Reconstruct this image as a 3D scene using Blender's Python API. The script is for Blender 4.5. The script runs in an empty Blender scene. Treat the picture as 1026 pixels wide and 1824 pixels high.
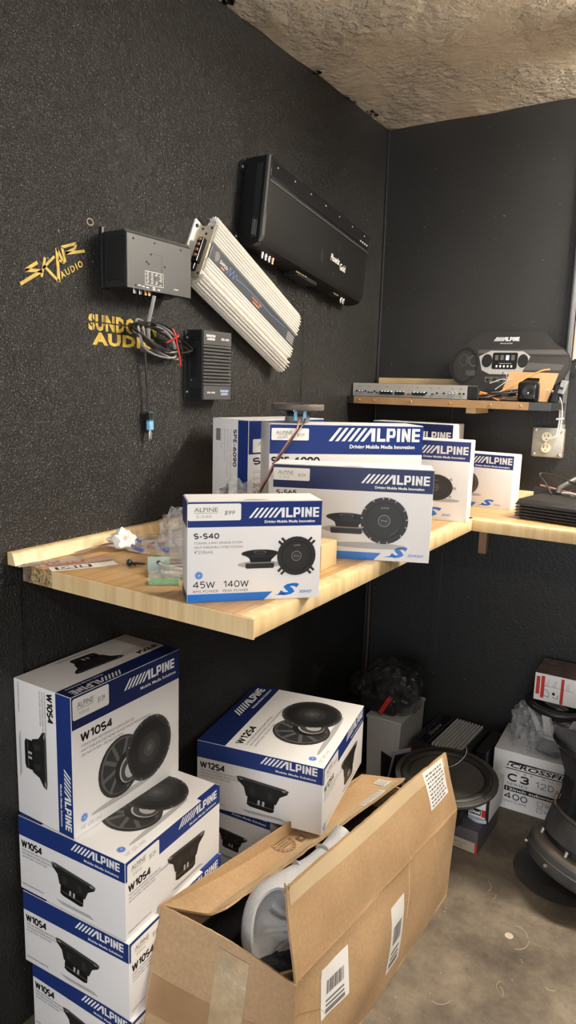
import bpy, bmesh, math, random
from mathutils import Vector, Matrix, noise
random.seed(7)
sc = bpy.context.scene
COL = sc.collection
PI = math.pi
R = math.radians

# ------------------------------------------------------------------ camera
CAM_Z = 1.476
cam_d = bpy.data.cameras.new('camera')
cam_d.sensor_fit = 'VERTICAL'; cam_d.sensor_height = 36.0
cam_d.lens = 36.0 * 1261.0 / 1824.0
cam_d.clip_start = 0.02
cam = bpy.data.objects.new('camera', cam_d); COL.objects.link(cam)
yaw, pitch, roll = -0.55517887, 0.17667147, 0.0288083
fw = Vector((math.sin(yaw)*math.cos(pitch), math.cos(yaw)*math.cos(pitch), -math.sin(pitch)))
rt = Vector((math.cos(yaw), -math.sin(yaw), 0)); up = rt.cross(fw)
rt2 = rt*math.cos(roll) + up*math.sin(roll); up2 = up*math.cos(roll) - rt*math.sin(roll)
cam.matrix_world = Matrix(((rt2.x, up2.x, -fw.x, 0), (rt2.y, up2.y, -fw.y, 0), (rt2.z, up2.z, -fw.z, CAM_Z), (0, 0, 0, 1)))
sc.camera = cam

# ------------------------------------------------------------------ world, lights, exposure
wd = bpy.data.worlds.new('daylight'); sc.world = wd; wd.use_nodes = True
wd.node_tree.nodes['Background'].inputs[0].default_value = (0.80, 0.88, 1.0, 1)
wd.node_tree.nodes['Background'].inputs[1].default_value = 1.0
sc.view_settings.view_transform = 'Standard'; sc.view_settings.look = 'None'
sc.view_settings.gamma = 1.0; sc.view_settings.use_curve_mapping = False
sc.view_settings.exposure = 0.35
def area(name, loc, rot, sx, sy, power, col):
    d = bpy.data.lights.new(name, 'AREA'); d.shape = 'RECTANGLE'; d.size = sx; d.size_y = sy
    d.energy = power; d.color = col
    o = bpy.data.objects.new(name, d); COL.objects.link(o); o.location = loc; o.rotation_euler = rot
    return o
# daylight that falls in through the open roll-up door behind the camera
area('door_daylight', (0.9, -3.30, 1.25), (R(90), 0, 0), 3.0, 2.1, 70.0, (0.95, 0.97, 1.0))
# the bare tubes of the two ceiling battens: they hang a hand below the ceiling and shine all round
def tube_lamp(name, loc, length, radius, strength, col, along):
    me = bpy.data.meshes.new(name); n = 10; vs = []; fs = []
    for e in (-.5, .5):
        for k in range(n):
            a = 2*PI*k/n; c, s_ = radius*math.cos(a), radius*math.sin(a)
            vs.append((e*length, c, s_) if along == 'x' else (c, e*length, s_))
    fs = [(k, (k+1) % n, n+(k+1) % n, n+k) for k in range(n)]
    me.from_pydata(vs, [], fs)
    m = bpy.data.materials.new(name+'_glow'); m.use_nodes = True; nt = m.node_tree; nt.nodes.clear()
    e = nt.nodes.new('ShaderNodeEmission'); e.inputs[0].default_value = (*col, 1); e.inputs[1].default_value = strength
    o = nt.nodes.new('ShaderNodeOutputMaterial'); nt.links.new(e.outputs[0], o.inputs[0]); me.materials.append(m)
    ob = bpy.data.objects.new(name, me); COL.objects.link(ob); ob.location = loc
    return ob
TUBES = [tube_lamp('tube', (.56, 2.16, 2.345), 1.5, .019, 200.0, (1.0, .91, .78), 'x'),
         tube_lamp('tube', (.56, 2.22, 2.345), 1.5, .019, 200.0, (1.0, .91, .78), 'x'),
         tube_lamp('tube', (.75, -.70, 2.345), 1.2, .019, 115.0, (1.0, .93, .84), 'x')]

# ------------------------------------------------------------------ materials
MATS = {}
def mat(name, col, rough=0.5, metal=0.0, var=None, bump=None, spec=0.5, coat=0.0, alpha=1.0, trans=0.0, col2=None, emit=0):
    if name in MATS: return MATS[name]
    m = bpy.data.materials.new(name); m.use_nodes = True
    nt = m.node_tree; b = nt.nodes['Principled BSDF']
    b.inputs['Base Color'].default_value = (*col, 1); b.inputs['Roughness'].default_value = rough
    b.inputs['Metallic'].default_value = metal; b.inputs['Specular IOR Level'].default_value = spec
    b.inputs['Coat Weight'].default_value = coat; b.inputs['Coat Roughness'].default_value = 0.15
    b.inputs['Alpha'].default_value = alpha; b.inputs['Transmission Weight'].default_value = trans
    if emit:
        b.inputs['Emission Color'].default_value = (*col, 1); b.inputs['Emission Strength'].default_value = emit
    tc = nt.nodes.new('ShaderNodeTexCoord')
    if var:                                     # (scale, low factor, high factor)
        n = nt.nodes.new('ShaderNodeTexNoise'); n.inputs['Scale'].default_value = var[0]; n.inputs['Detail'].default_value = 6
        nt.links.new(tc.outputs['Object'], n.inputs['Vector'])
        r = nt.nodes.new('ShaderNodeValToRGB')
        c2 = col2 or tuple(c*var[1] for c in col)
        c3 = tuple(min(1, c*var[2]) for c in col)
        r.color_ramp.elements[0].position = 0.32; r.color_ramp.elements[0].color = (*c2, 1)
        r.color_ramp.elements[1].position = 0.68; r.color_ramp.elements[1].color = (*c3, 1)
        nt.links.new(n.outputs['Fac'], r.inputs['Fac']); nt.links.new(r.outputs['Color'], b.inputs['Base Color'])
    if bump:                                    # (scale, strength, distance)
        n2 = nt.nodes.new('ShaderNodeTexNoise'); n2.inputs['Scale'].default_value = bump[0]; n2.inputs['Detail'].default_value = 3
        nt.links.new(tc.outputs['Object'], n2.inputs['Vector'])
        bp = nt.nodes.new('ShaderNodeBump'); bp.inputs['Strength'].default_value = bump[1]; bp.inputs['Distance'].default_value = bump[2]
        nt.links.new(n2.outputs['Fac'], bp.inputs['Height']); nt.links.new(bp.outputs['Normal'], b.inputs['Normal'])
    MATS[name] = m
    return m

WHITE = mat('printed_white_card', (0.80, 0.78, 0.77), 0.42, var=(3, .97, 1.02), spec=.3)
BLUE = mat('printed_blue', (0.014, 0.036, 0.180), 0.38, var=(2, .85, 1.1), spec=.3)
BLUE_SHADED = mat('printed_blue_shaded', (0.008, 0.018, 0.092), 0.38, var=(2, .85, 1.1), spec=.3)  # same band blue, darkened: shade painted in for the dimmer faces
SKYB = mat('printed_bright_blue', (0.015, 0.16, 0.58), 0.3)
MIDB = mat('printed_emblem_blue', (0.12, 0.24, 0.62), 0.35)
PALEB = mat('printed_pale_blue', (0.45, 0.55, 0.85), 0.35)
INK = mat('black_ink', (0.012, 0.011, 0.011), 0.4)
INK2 = mat('grey_ink', (0.15, 0.14, 0.14), 0.4)
INK3 = mat('light_grey_ink', (0.42, 0.40, 0.39), 0.4)
PW = mat('white_ink', (0.86, 0.86, 0.85), 0.35)
STK = mat('sticker_white', (0.86, 0.84, 0.80), 0.35)
PG = [mat('picture_grey_%d' % i, (v, v*0.98, v*0.97), 0.42, spec=.28) for i, v in enumerate((0.008, 0.016, 0.03, 0.055, 0.10, 0.2, 0.42))]
BLK = mat('black_plastic', (0.014, 0.014, 0.015), 0.38, bump=(180, .08, .001))
BLKM = mat('black_painted_metal', (0.017, 0.017, 0.018), 0.42, var=(6, .8, 1.3))
BLKG = mat('black_gloss', (0.010, 0.010, 0.011), 0.16)
DGREY = mat('dark_grey_metal', (0.055, 0.056, 0.058), 0.45, var=(4, .9, 1.1))
RUB = mat('black_rubber', (0.018, 0.018, 0.018), 0.55)
CREAM = mat('cream_painted_aluminium', (0.86, 0.84, 0.79), 0.33, metal=0.1, var=(5, .93, 1.03))
SILV = mat('brushed_silver', (0.46, 0.46, 0.45), 0.38, metal=0.6, var=(10, .9, 1.05))
STEEL = mat('zinc_steel', (0.55, 0.54, 0.51), 0.35, metal=0.8, var=(14, .8, 1.05))
CHROME = mat('chrome', (0.75, 0.74, 0.72), 0.15, metal=1.0)
GOLDM = mat('brass', (0.75, 0.55, 0.25), 0.25, metal=1.0)
COPPER = mat('copper', (0.65, 0.33, 0.18), 0.3, metal=1.0)
REDP = mat('red_plastic', (0.50, 0.035, 0.025), 0.4)
ORNG = mat('orange_insulation', (0.85, 0.30, 0.08), 0.45)
PINKW = mat('pink_brown_insulation', (0.45, 0.20, 0.16), 0.4)
GREYW = mat('clear_grey_insulation', (0.42, 0.41, 0.40), 0.3)
WHTW = mat('white_insulation', (0.75, 0.75, 0.74), 0.35)
GREYP = mat('light_grey_plastic', (0.52, 0.51, 0.49), 0.45, var=(6, .85, 1.05))
LILAC = mat('lilac_card', (0.33, 0.31, 0.40), 0.5)
IVORY = mat('ivory_plastic', (0.80, 0.70, 0.48), 0.35)
BLUEPL = mat('blue_plastic', (0.02, 0.07, 0.40), 0.3)
LBLUE = mat('light_blue_terminal', (0.25, 0.52, 0.75), 0.35)
GREENP = mat('green_circuit_plastic', (0.12, 0.35, 0.10), 0.4)
TEAL = mat('teal_circuit_board', (0.05, 0.30, 0.38), 0.35, var=(60, .6, 1.3))
YEL = mat('yellow_spray_paint', (0.62, 0.42, 0.045), 0.55, var=(50, .6, 1.15))
LIGHTW = mat('off_white_wall_paint', (0.62, 0.60, 0.56), 0.7, var=(3, .95, 1.03))
PINE = mat('pale_pine', (0.66, 0.49, 0.26), 0.55, var=(9, .75, 1.1))
MDF = mat('brown_fibreboard', (0.40, 0.24, 0.115), 0.6, var=(14, .85, 1.1))
PAPER = mat('white_paper', (0.80, 0.78, 0.75), 0.5, var=(8, .95, 1.02))
TAPE = mat('tan_packing_tape', (0.45, 0.33, 0.20), 0.22, var=(12, .85, 1.1))
CLTAPE = mat('clear_packing_tape', (0.47, 0.35, 0.21), 0.2, var=(30, .85, 1.15), bump=(40, .4, .004))
FOAM = mat('grey_packing_foam', (0.50, 0.50, 0.51), 0.5, var=(320, .86, 1.1), bump=(320, .5, .002))

def node_mat(name, build):
    m = bpy.data.materials.new(name); m.use_nodes = True
    build(m.node_tree, m.node_tree.nodes['Principled BSDF'], m.node_tree.nodes, m.node_tree.links)
    return m
def N(nt, t, **kw):
    n = nt.nodes.new(t)
    for k, v in kw.items():
        if k in n.inputs: n.inputs[k].default_value = v
        else: setattr(n, k, v)
    return n
def ramp(nt, stops):
    r = nt.nodes.new('ShaderNodeValToRGB'); e = r.color_ramp.elements
    while len(e) < len(stops): e.new(0.5)
    for el, (p, c) in zip(e, stops): el.position = p; el.color = (*c, 1)
    return r

def black_wall(name, base, scale, strength, rough, streak):
    def b(nt, bs, ns, L):
        tc = N(nt, 'ShaderNodeTexCoord')
        n = N(nt, 'ShaderNodeTexNoise', Scale=1.3, Detail=6.0); L.new(tc.outputs['Object'], n.inputs['Vector'])
        r = ramp(nt, [(.3, tuple(c*.85 for c in base)), (.7, tuple(c*1.25 for c in base))])
        L.new(n.outputs['Fac'], r.inputs['Fac'])
        sp = N(nt, 'ShaderNodeTexNoise', Scale=95.0, Detail=2.0); L.new(tc.outputs['Object'], sp.inputs['Vector'])
        sr = ramp(nt, [(.735, (0, 0, 0)), (.76, (1, 1, 1))]); L.new(sp.outputs['Fac'], sr.inputs['Fac'])
        mx = N(nt, 'ShaderNodeMix', data_type='RGBA'); L.new(sr.outputs['Color'], mx.inputs[0]); L.new(r.outputs['Color'], mx.inputs[6]); mx.inputs[7].default_value = (.10, .10, .095, 1)
        L.new(mx.outputs[2], bs.inputs['Base Color'])
        n2 = N(nt, 'ShaderNodeTexNoise', Scale=scale, Detail=2.5, Roughness=.55); L.new(tc.outputs['Object'], n2.inputs['Vector'])
        n3 = N(nt, 'ShaderNodeTexNoise', Scale=5.0, Detail=3.0)
        mp = N(nt, 'ShaderNodeMapping'); mp.inputs['Scale'].default_value = streak
        L.new(tc.outputs['Object'], mp.inputs['Vector']); L.new(mp.outputs['Vector'], n3.inputs['Vector'])
        ad = N(nt, 'ShaderNodeMath', operation='MULTIPLY_ADD'); L.new(n3.outputs['Fac'], ad.inputs[0]); ad.inputs[1].default_value = 0.5; L.new(n2.outputs['Fac'], ad.inputs[2])
        bp = N(nt, 'ShaderNodeBump', Strength=strength, Distance=.007); L.new(ad.outputs[0], bp.inputs['Height'])
        L.new(bp.outputs['Normal'], bs.inputs['Normal'])
        rr = N(nt, 'ShaderNodeMapRange'); rr.inputs['To Min'].default_value = rough-.06; rr.inputs['To Max'].default_value = rough+.08
        L.new(n.outputs['Fac'], rr.inputs['Value']); L.new(rr.outputs['Result'], bs.inputs['Roughness']); bs.inputs['Specular IOR Level'].default_value = .42
    return node_mat(name, b)
WALL_L = black_wall('black_textured_wall_paint', (0.016, 0.0158, 0.0155), 230.0, .8, .25, (1, 1, 1))
WALL_B = black_wall('black_smooth_wall_paint', (0.018, 0.0178, 0.0176), 110.0, .16, .40, (6, 6, .8))

def ceil_b(nt, bs, ns, L):
    tc = N(nt, 'ShaderNodeTexCoord')
    n = N(nt, 'ShaderNodeTexNoise', Scale=2.0, Detail=5.0); L.new(tc.outputs['Object'], n.inputs['Vector'])
    r = ramp(nt, [(.3, (.50, .445, .355)), (.7, (.58, .525, .43))]); L.new(n.outputs['Fac'], r.inputs['Fac'])
    L.new(r.outputs['Color'], bs.inputs['Base Color']); bs.inputs['Roughness'].default_value = .75
    a = N(nt, 'ShaderNodeTexNoise', Scale=38.0, Detail=4.0, Roughness=.6); L.new(tc.outputs['Object'], a.inputs['Vector'])
    ar = ramp(nt, [(.42, (0, 0, 0)), (.62, (1, 1, 1))]); L.new(a.outputs['Fac'], ar.inputs['Fac'])
    g = N(nt, 'ShaderNodeTexNoise', Scale=4.0, Detail=3.0); L.new(tc.outputs['Object'], g.inputs['Vector'])
    gr = ramp(nt, [(.4, (.15, .15, .15)), (.62, (1, 1, 1))]); L.new(g.outputs['Fac'], gr.inputs['Fac'])
    mu = N(nt, 'ShaderNodeMath', operation='MULTIPLY'); L.new(ar.outputs['Color'], mu.inputs[0]); L.new(gr.outputs['Color'], mu.inputs[1])
    bp = N(nt, 'ShaderNodeBump', Strength=.9, Distance=.012); L.new(mu.outputs[0], bp.inputs['Height']); L.new(bp.outputs['Normal'], bs.inputs['Normal'])
CEIL = node_mat('tan_stucco_ceiling', ceil_b)

def floor_b(nt, bs, ns, L):
    tc = N(nt, 'ShaderNodeTexCoord')
    n = N(nt, 'ShaderNodeTexNoise', Scale=4.2, Detail=12.0, Roughness=.72); L.new(tc.outputs['Object'], n.inputs['Vector'])
    r = ramp(nt, [(.32, (.045, .035, .026)), (.45, (.095, .075, .054)), (.57, (.16, .130, .094)), (.70, (.235, .198, .150))]); L.new(n.outputs['Fac'], r.inputs['Fac'])
    s = N(nt, 'ShaderNodeTexNoise', Scale=42.0, Detail=8.0, Roughness=.68); L.new(tc.outputs['Object'], s.inputs['Vector'])
    sr = ramp(nt, [(.30, (.62, .60, .58)), (.45, (1, 1, 1)), (.70, (1, 1, 1)), (.78, (1.7, 1.6, 1.5))]); L.new(s.outputs['Fac'], sr.inputs['Fac'])
    mx = N(nt, 'ShaderNodeMix', data_type='RGBA', blend_type='MULTIPLY'); mx.inputs[0].default_value = .8
    L.new(r.outputs['Color'], mx.inputs[6]); L.new(sr.outputs['Color'], mx.inputs[7])
    L.new(mx.outputs[2], bs.inputs['Base Color'])
    rr = N(nt, 'ShaderNodeMapRange'); rr.inputs['To Min'].default_value = .45; rr.inputs['To Max'].default_value = .75
    L.new(n.outputs['Fac'], rr.inputs['Value']); L.new(rr.outputs['Result'], bs.inputs['Roughness'])
    bp = N(nt, 'ShaderNodeBump', Strength=.35, Distance=.003); L.new(s.outputs['Fac'], bp.inputs['Height']); L.new(bp.outputs['Normal'], bs.inputs['Normal'])
FLOOR = node_mat('stained_concrete', floor_b)

def wood_b(axis):
    def f(nt, bs, ns, L):
        tc = N(nt, 'ShaderNodeTexCoord')
        mp = N(nt, 'ShaderNodeMapping'); mp.inputs['Scale'].default_value = (1, 1, 1) if axis == 'y' else (1, 1, 1)
        mp.inputs['Rotation'].default_value = (0, 0, R(90) if axis == 'y' else 0)
        L.new(tc.outputs['Object'], mp.inputs['Vector'])
        br = N(nt, 'ShaderNodeTexBrick', Scale=1.0); br.inputs['Brick Width'].default_value = .42; br.inputs['Row Height'].default_value = .034
        br.inputs['Mortar Size'].default_value = .0009; br.inputs['Mortar'].default_value = (.30, .19, .09, 1); br.inputs['Bias'].default_value = 0
        br.inputs['Color1'].default_value = (.47, .285, .125, 1); br.inputs['Color2'].default_value = (.58, .385, .19, 1)
        br.offset = .37
        L.new(mp.outputs['Vector'], br.inputs['Vector'])
        m2 = N(nt, 'ShaderNodeMapping'); m2.inputs['Scale'].default_value = (3, 70, 40) if axis == 'x' else (70, 3, 40)
        L.new(tc.outputs['Object'], m2.inputs['Vector'])
        n = N(nt, 'ShaderNodeTexNoise', Scale=1.0, Detail=5.0); L.new(m2.outputs['Vector'], n.inputs['Vector'])
        r = ramp(nt, [(.3, (.82, .78, .72)), (.7, (1.08, 1.06, 1.03))]); L.new(n.outputs['Fac'], r.inputs['Fac'])
        mx = N(nt, 'ShaderNodeMix', data_type='RGBA', blend_type='MULTIPLY'); mx.inputs[0].default_value = .9
        L.new(br.outputs['Color'], mx.inputs[6]); L.new(r.outputs['Color'], mx.inputs[7])
        L.new(mx.outputs[2], bs.inputs['Base Color']); bs.inputs['Roughness'].default_value = .42
    return f
WOOD_Y = node_mat('maple_block_laminate_lengthwise', wood_b('y'))
WOOD_X = node_mat('maple_block_laminate_crosswise', wood_b('x'))
def edge_b(nt, bs, ns, L):
    tc = N(nt, 'ShaderNodeTexCoord')
    mp = N(nt, 'ShaderNodeMapping'); mp.inputs['Scale'].default_value = (30, 30, 1.2); L.new(tc.outputs['Object'], mp.inputs['Vector'])
    w = N(nt, 'ShaderNodeTexNoise', Scale=1.0, Detail=2.0); L.new(mp.outputs['Vector'], w.inputs['Vector'])
    r = ramp(nt, [(.35, (.60, .41, .20)), (.5, (.74, .56, .31)), (.65, (.66, .46, .23))]); L.new(w.outputs['Fac'], r.inputs['Fac'])
    L.new(r.outputs['Color'], bs.inputs['Base Color']); bs.inputs['Roughness'].default_value = .4
EDGE = node_mat('maple_edge_strip', edge_b)
CHIP = mat('raw_chipboard', (0.55, 0.38, 0.18), 0.8, var=(170, .12, 1.15), bump=(150, .6, .002))
def card_b(nt, bs, ns, L):
    tc = N(nt, 'ShaderNodeTexCoord')
    n = N(nt, 'ShaderNodeTexNoise', Scale=4.0, Detail=7.0); L.new(tc.outputs['Object'], n.inputs['Vector'])
    r = ramp(nt, [(.3, (.36, .225, .115)), (.5, (.43, .28, .15)), (.7, (.50, .335, .185))]); L.new(n.outputs['Fac'], r.inputs['Fac'])
    f = N(nt, 'ShaderNodeTexNoise', Scale=130.0, Detail=3.0); L.new(tc.outputs['Object'], f.inputs['Vector'])
    fr = ramp(nt, [(.3, (.88, .87, .85)), (.7, (1.06, 1.06, 1.06))]); L.new(f.outputs['Fac'], fr.inputs['Fac'])
    mx = N(nt, 'ShaderNodeMix', data_type='RGBA', blend_type='MULTIPLY'); mx.inputs[0].default_value = 1
    L.new(r.outputs['Color'], mx.inputs[6]); L.new(fr.outputs['Color'], mx.inputs[7]); L.new(mx.outputs[2], bs.inputs['Base Color'])
    bs.inputs['Roughness'].default_value = .68
CARD = node_mat('brown_corrugated_cardboard', card_b)

def film_b(tint, op):
    def f(nt, bs, ns, L):
        out = [n for n in ns if n.type == 'OUTPUT_MATERIAL'][0]
        ns.remove(bs)
        tr = N(nt, 'ShaderNodeBsdfTransparent'); tr.inputs[0].default_value = (1, 1, 1, 1)
        gl = N(nt, 'ShaderNodeBsdfPrincipled'); gl.inputs['Base Color'].default_value = (*tint, 1); gl.inputs['Roughness'].default_value = .07
        gl.inputs['Specular IOR Level'].default_value = 1.0
        tc = N(nt, 'ShaderNodeTexCoord'); vo = N(nt, 'ShaderNodeTexVoronoi', Scale=34.0); wn = N(nt, 'ShaderNodeTexNoise', Scale=16.0, Detail=4.0, Distortion=1.5)
        L.new(tc.outputs['Object'], vo.inputs['Vector']); L.new(tc.outputs['Object'], wn.inputs['Vector'])
        ad = N(nt, 'ShaderNodeMath', operation='ADD'); L.new(vo.outputs['Distance'], ad.inputs[0]); L.new(wn.outputs['Fac'], ad.inputs[1])
        bp = N(nt, 'ShaderNodeBump', Strength=1.0, Distance=.02); L.new(ad.outputs[0], bp.inputs['Height']); L.new(bp.outputs['Normal'], gl.inputs['Normal'])
        mx = N(nt, 'ShaderNodeMixShader'); mx.inputs[0].default_value = op; L.new(tr.outputs[0], mx.inputs[1]); L.new(gl.outputs[0], mx.inputs[2])
        L.new(mx.outputs[0], out.inputs[0])
    return f
FILM = node_mat('clear_plastic_film', film_b((.70, .71, .71), .20))
FILMD = node_mat('smoky_plastic_film', film_b((.05, .05, .048), .26))

# ------------------------------------------------------------------ mesh helpers
class MB:
    """collects shapes and links them as ONE mesh object"""
    def __init__(s): s.v = []; s.f = []; s.m = []; s.mats = []
    def mi(s, m):
        if m not in s.mats: s.mats.append(m)
        return s.mats.index(m)
    def add(s, vs, fs, m, M=None):
        k = len(s.v); i = s.mi(m)
        s.v += [tuple(M @ Vector(p)) if M else tuple(p) for p in vs]
        s.f += [tuple(k+q for q in f) for f in fs]; s.m += [i]*len(fs)
        return s
    def box(s, x0, x1, y0, y1, z0, z1, m, M=None, bev=0):
        if bev:
            bm = bmesh.new(); bmesh.ops.create_cube(bm, size=1)
            for v in bm.verts: v.co = Vector(((x0+x1)/2+v.co.x*(x1-x0), (y0+y1)/2+v.co.y*(y1-y0), (z0+z1)/2+v.co.z*(z1-z0)))
            bmesh.ops.bevel(bm, geom=bm.edges[:], offset=bev, segments=2, profile=.6, affect='EDGES')
            bm.verts.ensure_lookup_table()
            s.add([v.co.copy() for v in bm.verts], [[v.index for v in f.verts] for f in bm.faces], m, M); bm.free()
            return s
        vs = [(x, y, z) for x in (x0, x1) for y in (y0, y1) for z in (z0, z1)]
        return s.add(vs, [(0,1,3,2), (4,6,7,5), (0,4,5,1), (2,3,7,6), (0,2,6,4), (1,5,7,3)], m, M)
    def prism(s, pts, a, b, m, axis='y', M=None):
        """2-D outline extruded from a to b along an axis; pts counter-clockwise seen from +axis side is not required"""
        n = len(pts)
        def P(p, t): return {'y': (p[0], t, p[1]), 'x': (t, p[0], p[1]), 'z': (p[0], p[1], t)}[axis]
        vs = [P(p, a) for p in pts] + [P(p, b) for p in pts]
        fs = [tuple(range(n)), tuple(range(2*n-1, n-1, -1))] + [(i, i+n, (i+1) % n+n, (i+1) % n) for i in range(n)]
        return s.add(vs, fs, m, M)
    def lathe(s, prof, n, m, M=None, caps=True):
        """profile of (radius, z) turned about z"""
        vs = []; fs = []
        for r, z in prof:
            for k in range(n): vs.append((r*math.cos(2*PI*k/n), r*math.sin(2*PI*k/n), z))
        for j in range(len(prof)-1):
            for k in range(n): fs.append((j*n+k, j*n+(k+1) % n, (j+1)*n+(k+1) % n, (j+1)*n+k))
        if caps:
            if prof[0][0] > 1e-6: fs.append(tuple(range(n-1, -1, -1)))
            if prof[-1][0] > 1e-6: fs.append(tuple((len(prof)-1)*n+k for k in range(n)))
        return s.add(vs, fs, m, M)
    def cyl(s, p0, p1, r, m, n=12, M=None):
        return s.tube([p0, p1], r, m, n, M)
    def tube(s, pts, r, m, n=6, M=None, flat=1.0):
        pts = [Vector(p) for p in pts]; k = len(pts); vs = []; fs = []
        rr = r if isinstance(r, (list, tuple)) else [r]*k
        ref = None
        for i, p in enumerate(pts):
            t = (pts[min(i+1, k-1)] - pts[max(i-1, 0)])
            t = t.normalized() if t.length > 1e-9 else Vector((0, 0, 1))
            if ref is None: ref = t.orthogonal().normalized()
            ref = (ref - t*ref.dot(t))
            ref = ref.normalized() if ref.length > 1e-6 else t.orthogonal().normalized()
            b = t.cross(ref)
            for q in range(n):
                a = 2*PI*q/n; vs.append(p + (ref*math.cos(a) + b*math.sin(a)*flat)*rr[i])
        for i in range(k-1):
            for q in range(n): fs.append((i*n+q, i*n+(q+1) % n, (i+1)*n+(q+1) % n, (i+1)*n+q))
        fs.append(tuple(range(n-1, -1, -1))); fs.append(tuple((k-1)*n+q for q in range(n)))
        return s.add(vs, fs, m, M)
    def build(s, name, parent=None, smooth=None):
        me = bpy.data.meshes.new(name); me.from_pydata(s.v, [], s.f)
        for m in s.mats: me.materials.append(m)
        me.polygons.foreach_set('material_index', s.m)
        if smooth is not None:
            me.polygons.foreach_set('use_smooth', [True]*len(s.f))
            me.set_sharp_from_angle(angle=R(smooth))
        me.update()
        o = bpy.data.objects.new(name, me); COL.objects.link(o)
        if parent: o.parent = parent
        return o

def spline(pts, n=8):
    """Catmull-Rom through the points"""
    P = [Vector(p) for p in pts]; P = [P[0]*2-P[1]] + P + [P[-1]*2-P[-2]]; out = []
    for i in range(1, len(P)-2):
        for k in range(n):
            t = k/n; a, b, c, d = P[i-1:i+3]
            out.append(.5*((2*b)+(-a+c)*t+(2*a-5*b+4*c-d)*t*t+(-a+3*b-3*c+d)*t**3))
    return out+[P[-2]]

def tag(o, label, cat, group=None):
    o['label'] = label; o['category'] = cat
    if group: o['group'] = group
    return o
def thing(name, label, cat, loc=(0, 0, 0), rz=0.0, group=None, M=None):
    o = bpy.data.objects.new(name, None); COL.objects.link(o); o.empty_display_size = .05
    if M is not None: o.matrix_world = M
    else: o.location = loc; o.rotation_euler = (0, 0, rz)
    return tag(o, label, cat, group)
def struct(o): o['kind'] = 'structure'; return o

# ------------------------------------------------------------------ flat print
TX = {}
def text2d(s, bold=0.0, shear=0.0, space=1.0):
    key = (s, bold, shear, space)
    if key in TX: return TX[key]
    cu = bpy.data.curves.new('t', 'FONT'); cu.body = s; cu.size = 1; cu.offset = bold; cu.shear = shear
    cu.space_character = space; cu.resolution_u = 2; cu.fill_mode = 'FRONT'
    ob = bpy.data.objects.new('t', cu)
    me = bpy.data.meshes.new_from_object(ob)
    vs = [(v.co.x, v.co.y) for v in me.vertices]; fs = [tuple(p.vertices) for p in me.polygons]
    bpy.data.objects.remove(ob); bpy.data.curves.remove(cu); bpy.data.meshes.remove(me)
    x0 = min((v[0] for v in vs), default=0); x1 = max((v[0] for v in vs), default=1)
    k = CAPH[0]
    vs = [((x-x0)/k, y/k) for x, y in vs]
    TX[key] = (vs, fs, (x1-x0)/k)
    return TX[key]
CAPH = [1.0]
_v = text2d('H')[0]; CAPH[0] = max(p[1] for p in _v)-min(p[1] for p in _v); TX.clear()

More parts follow.
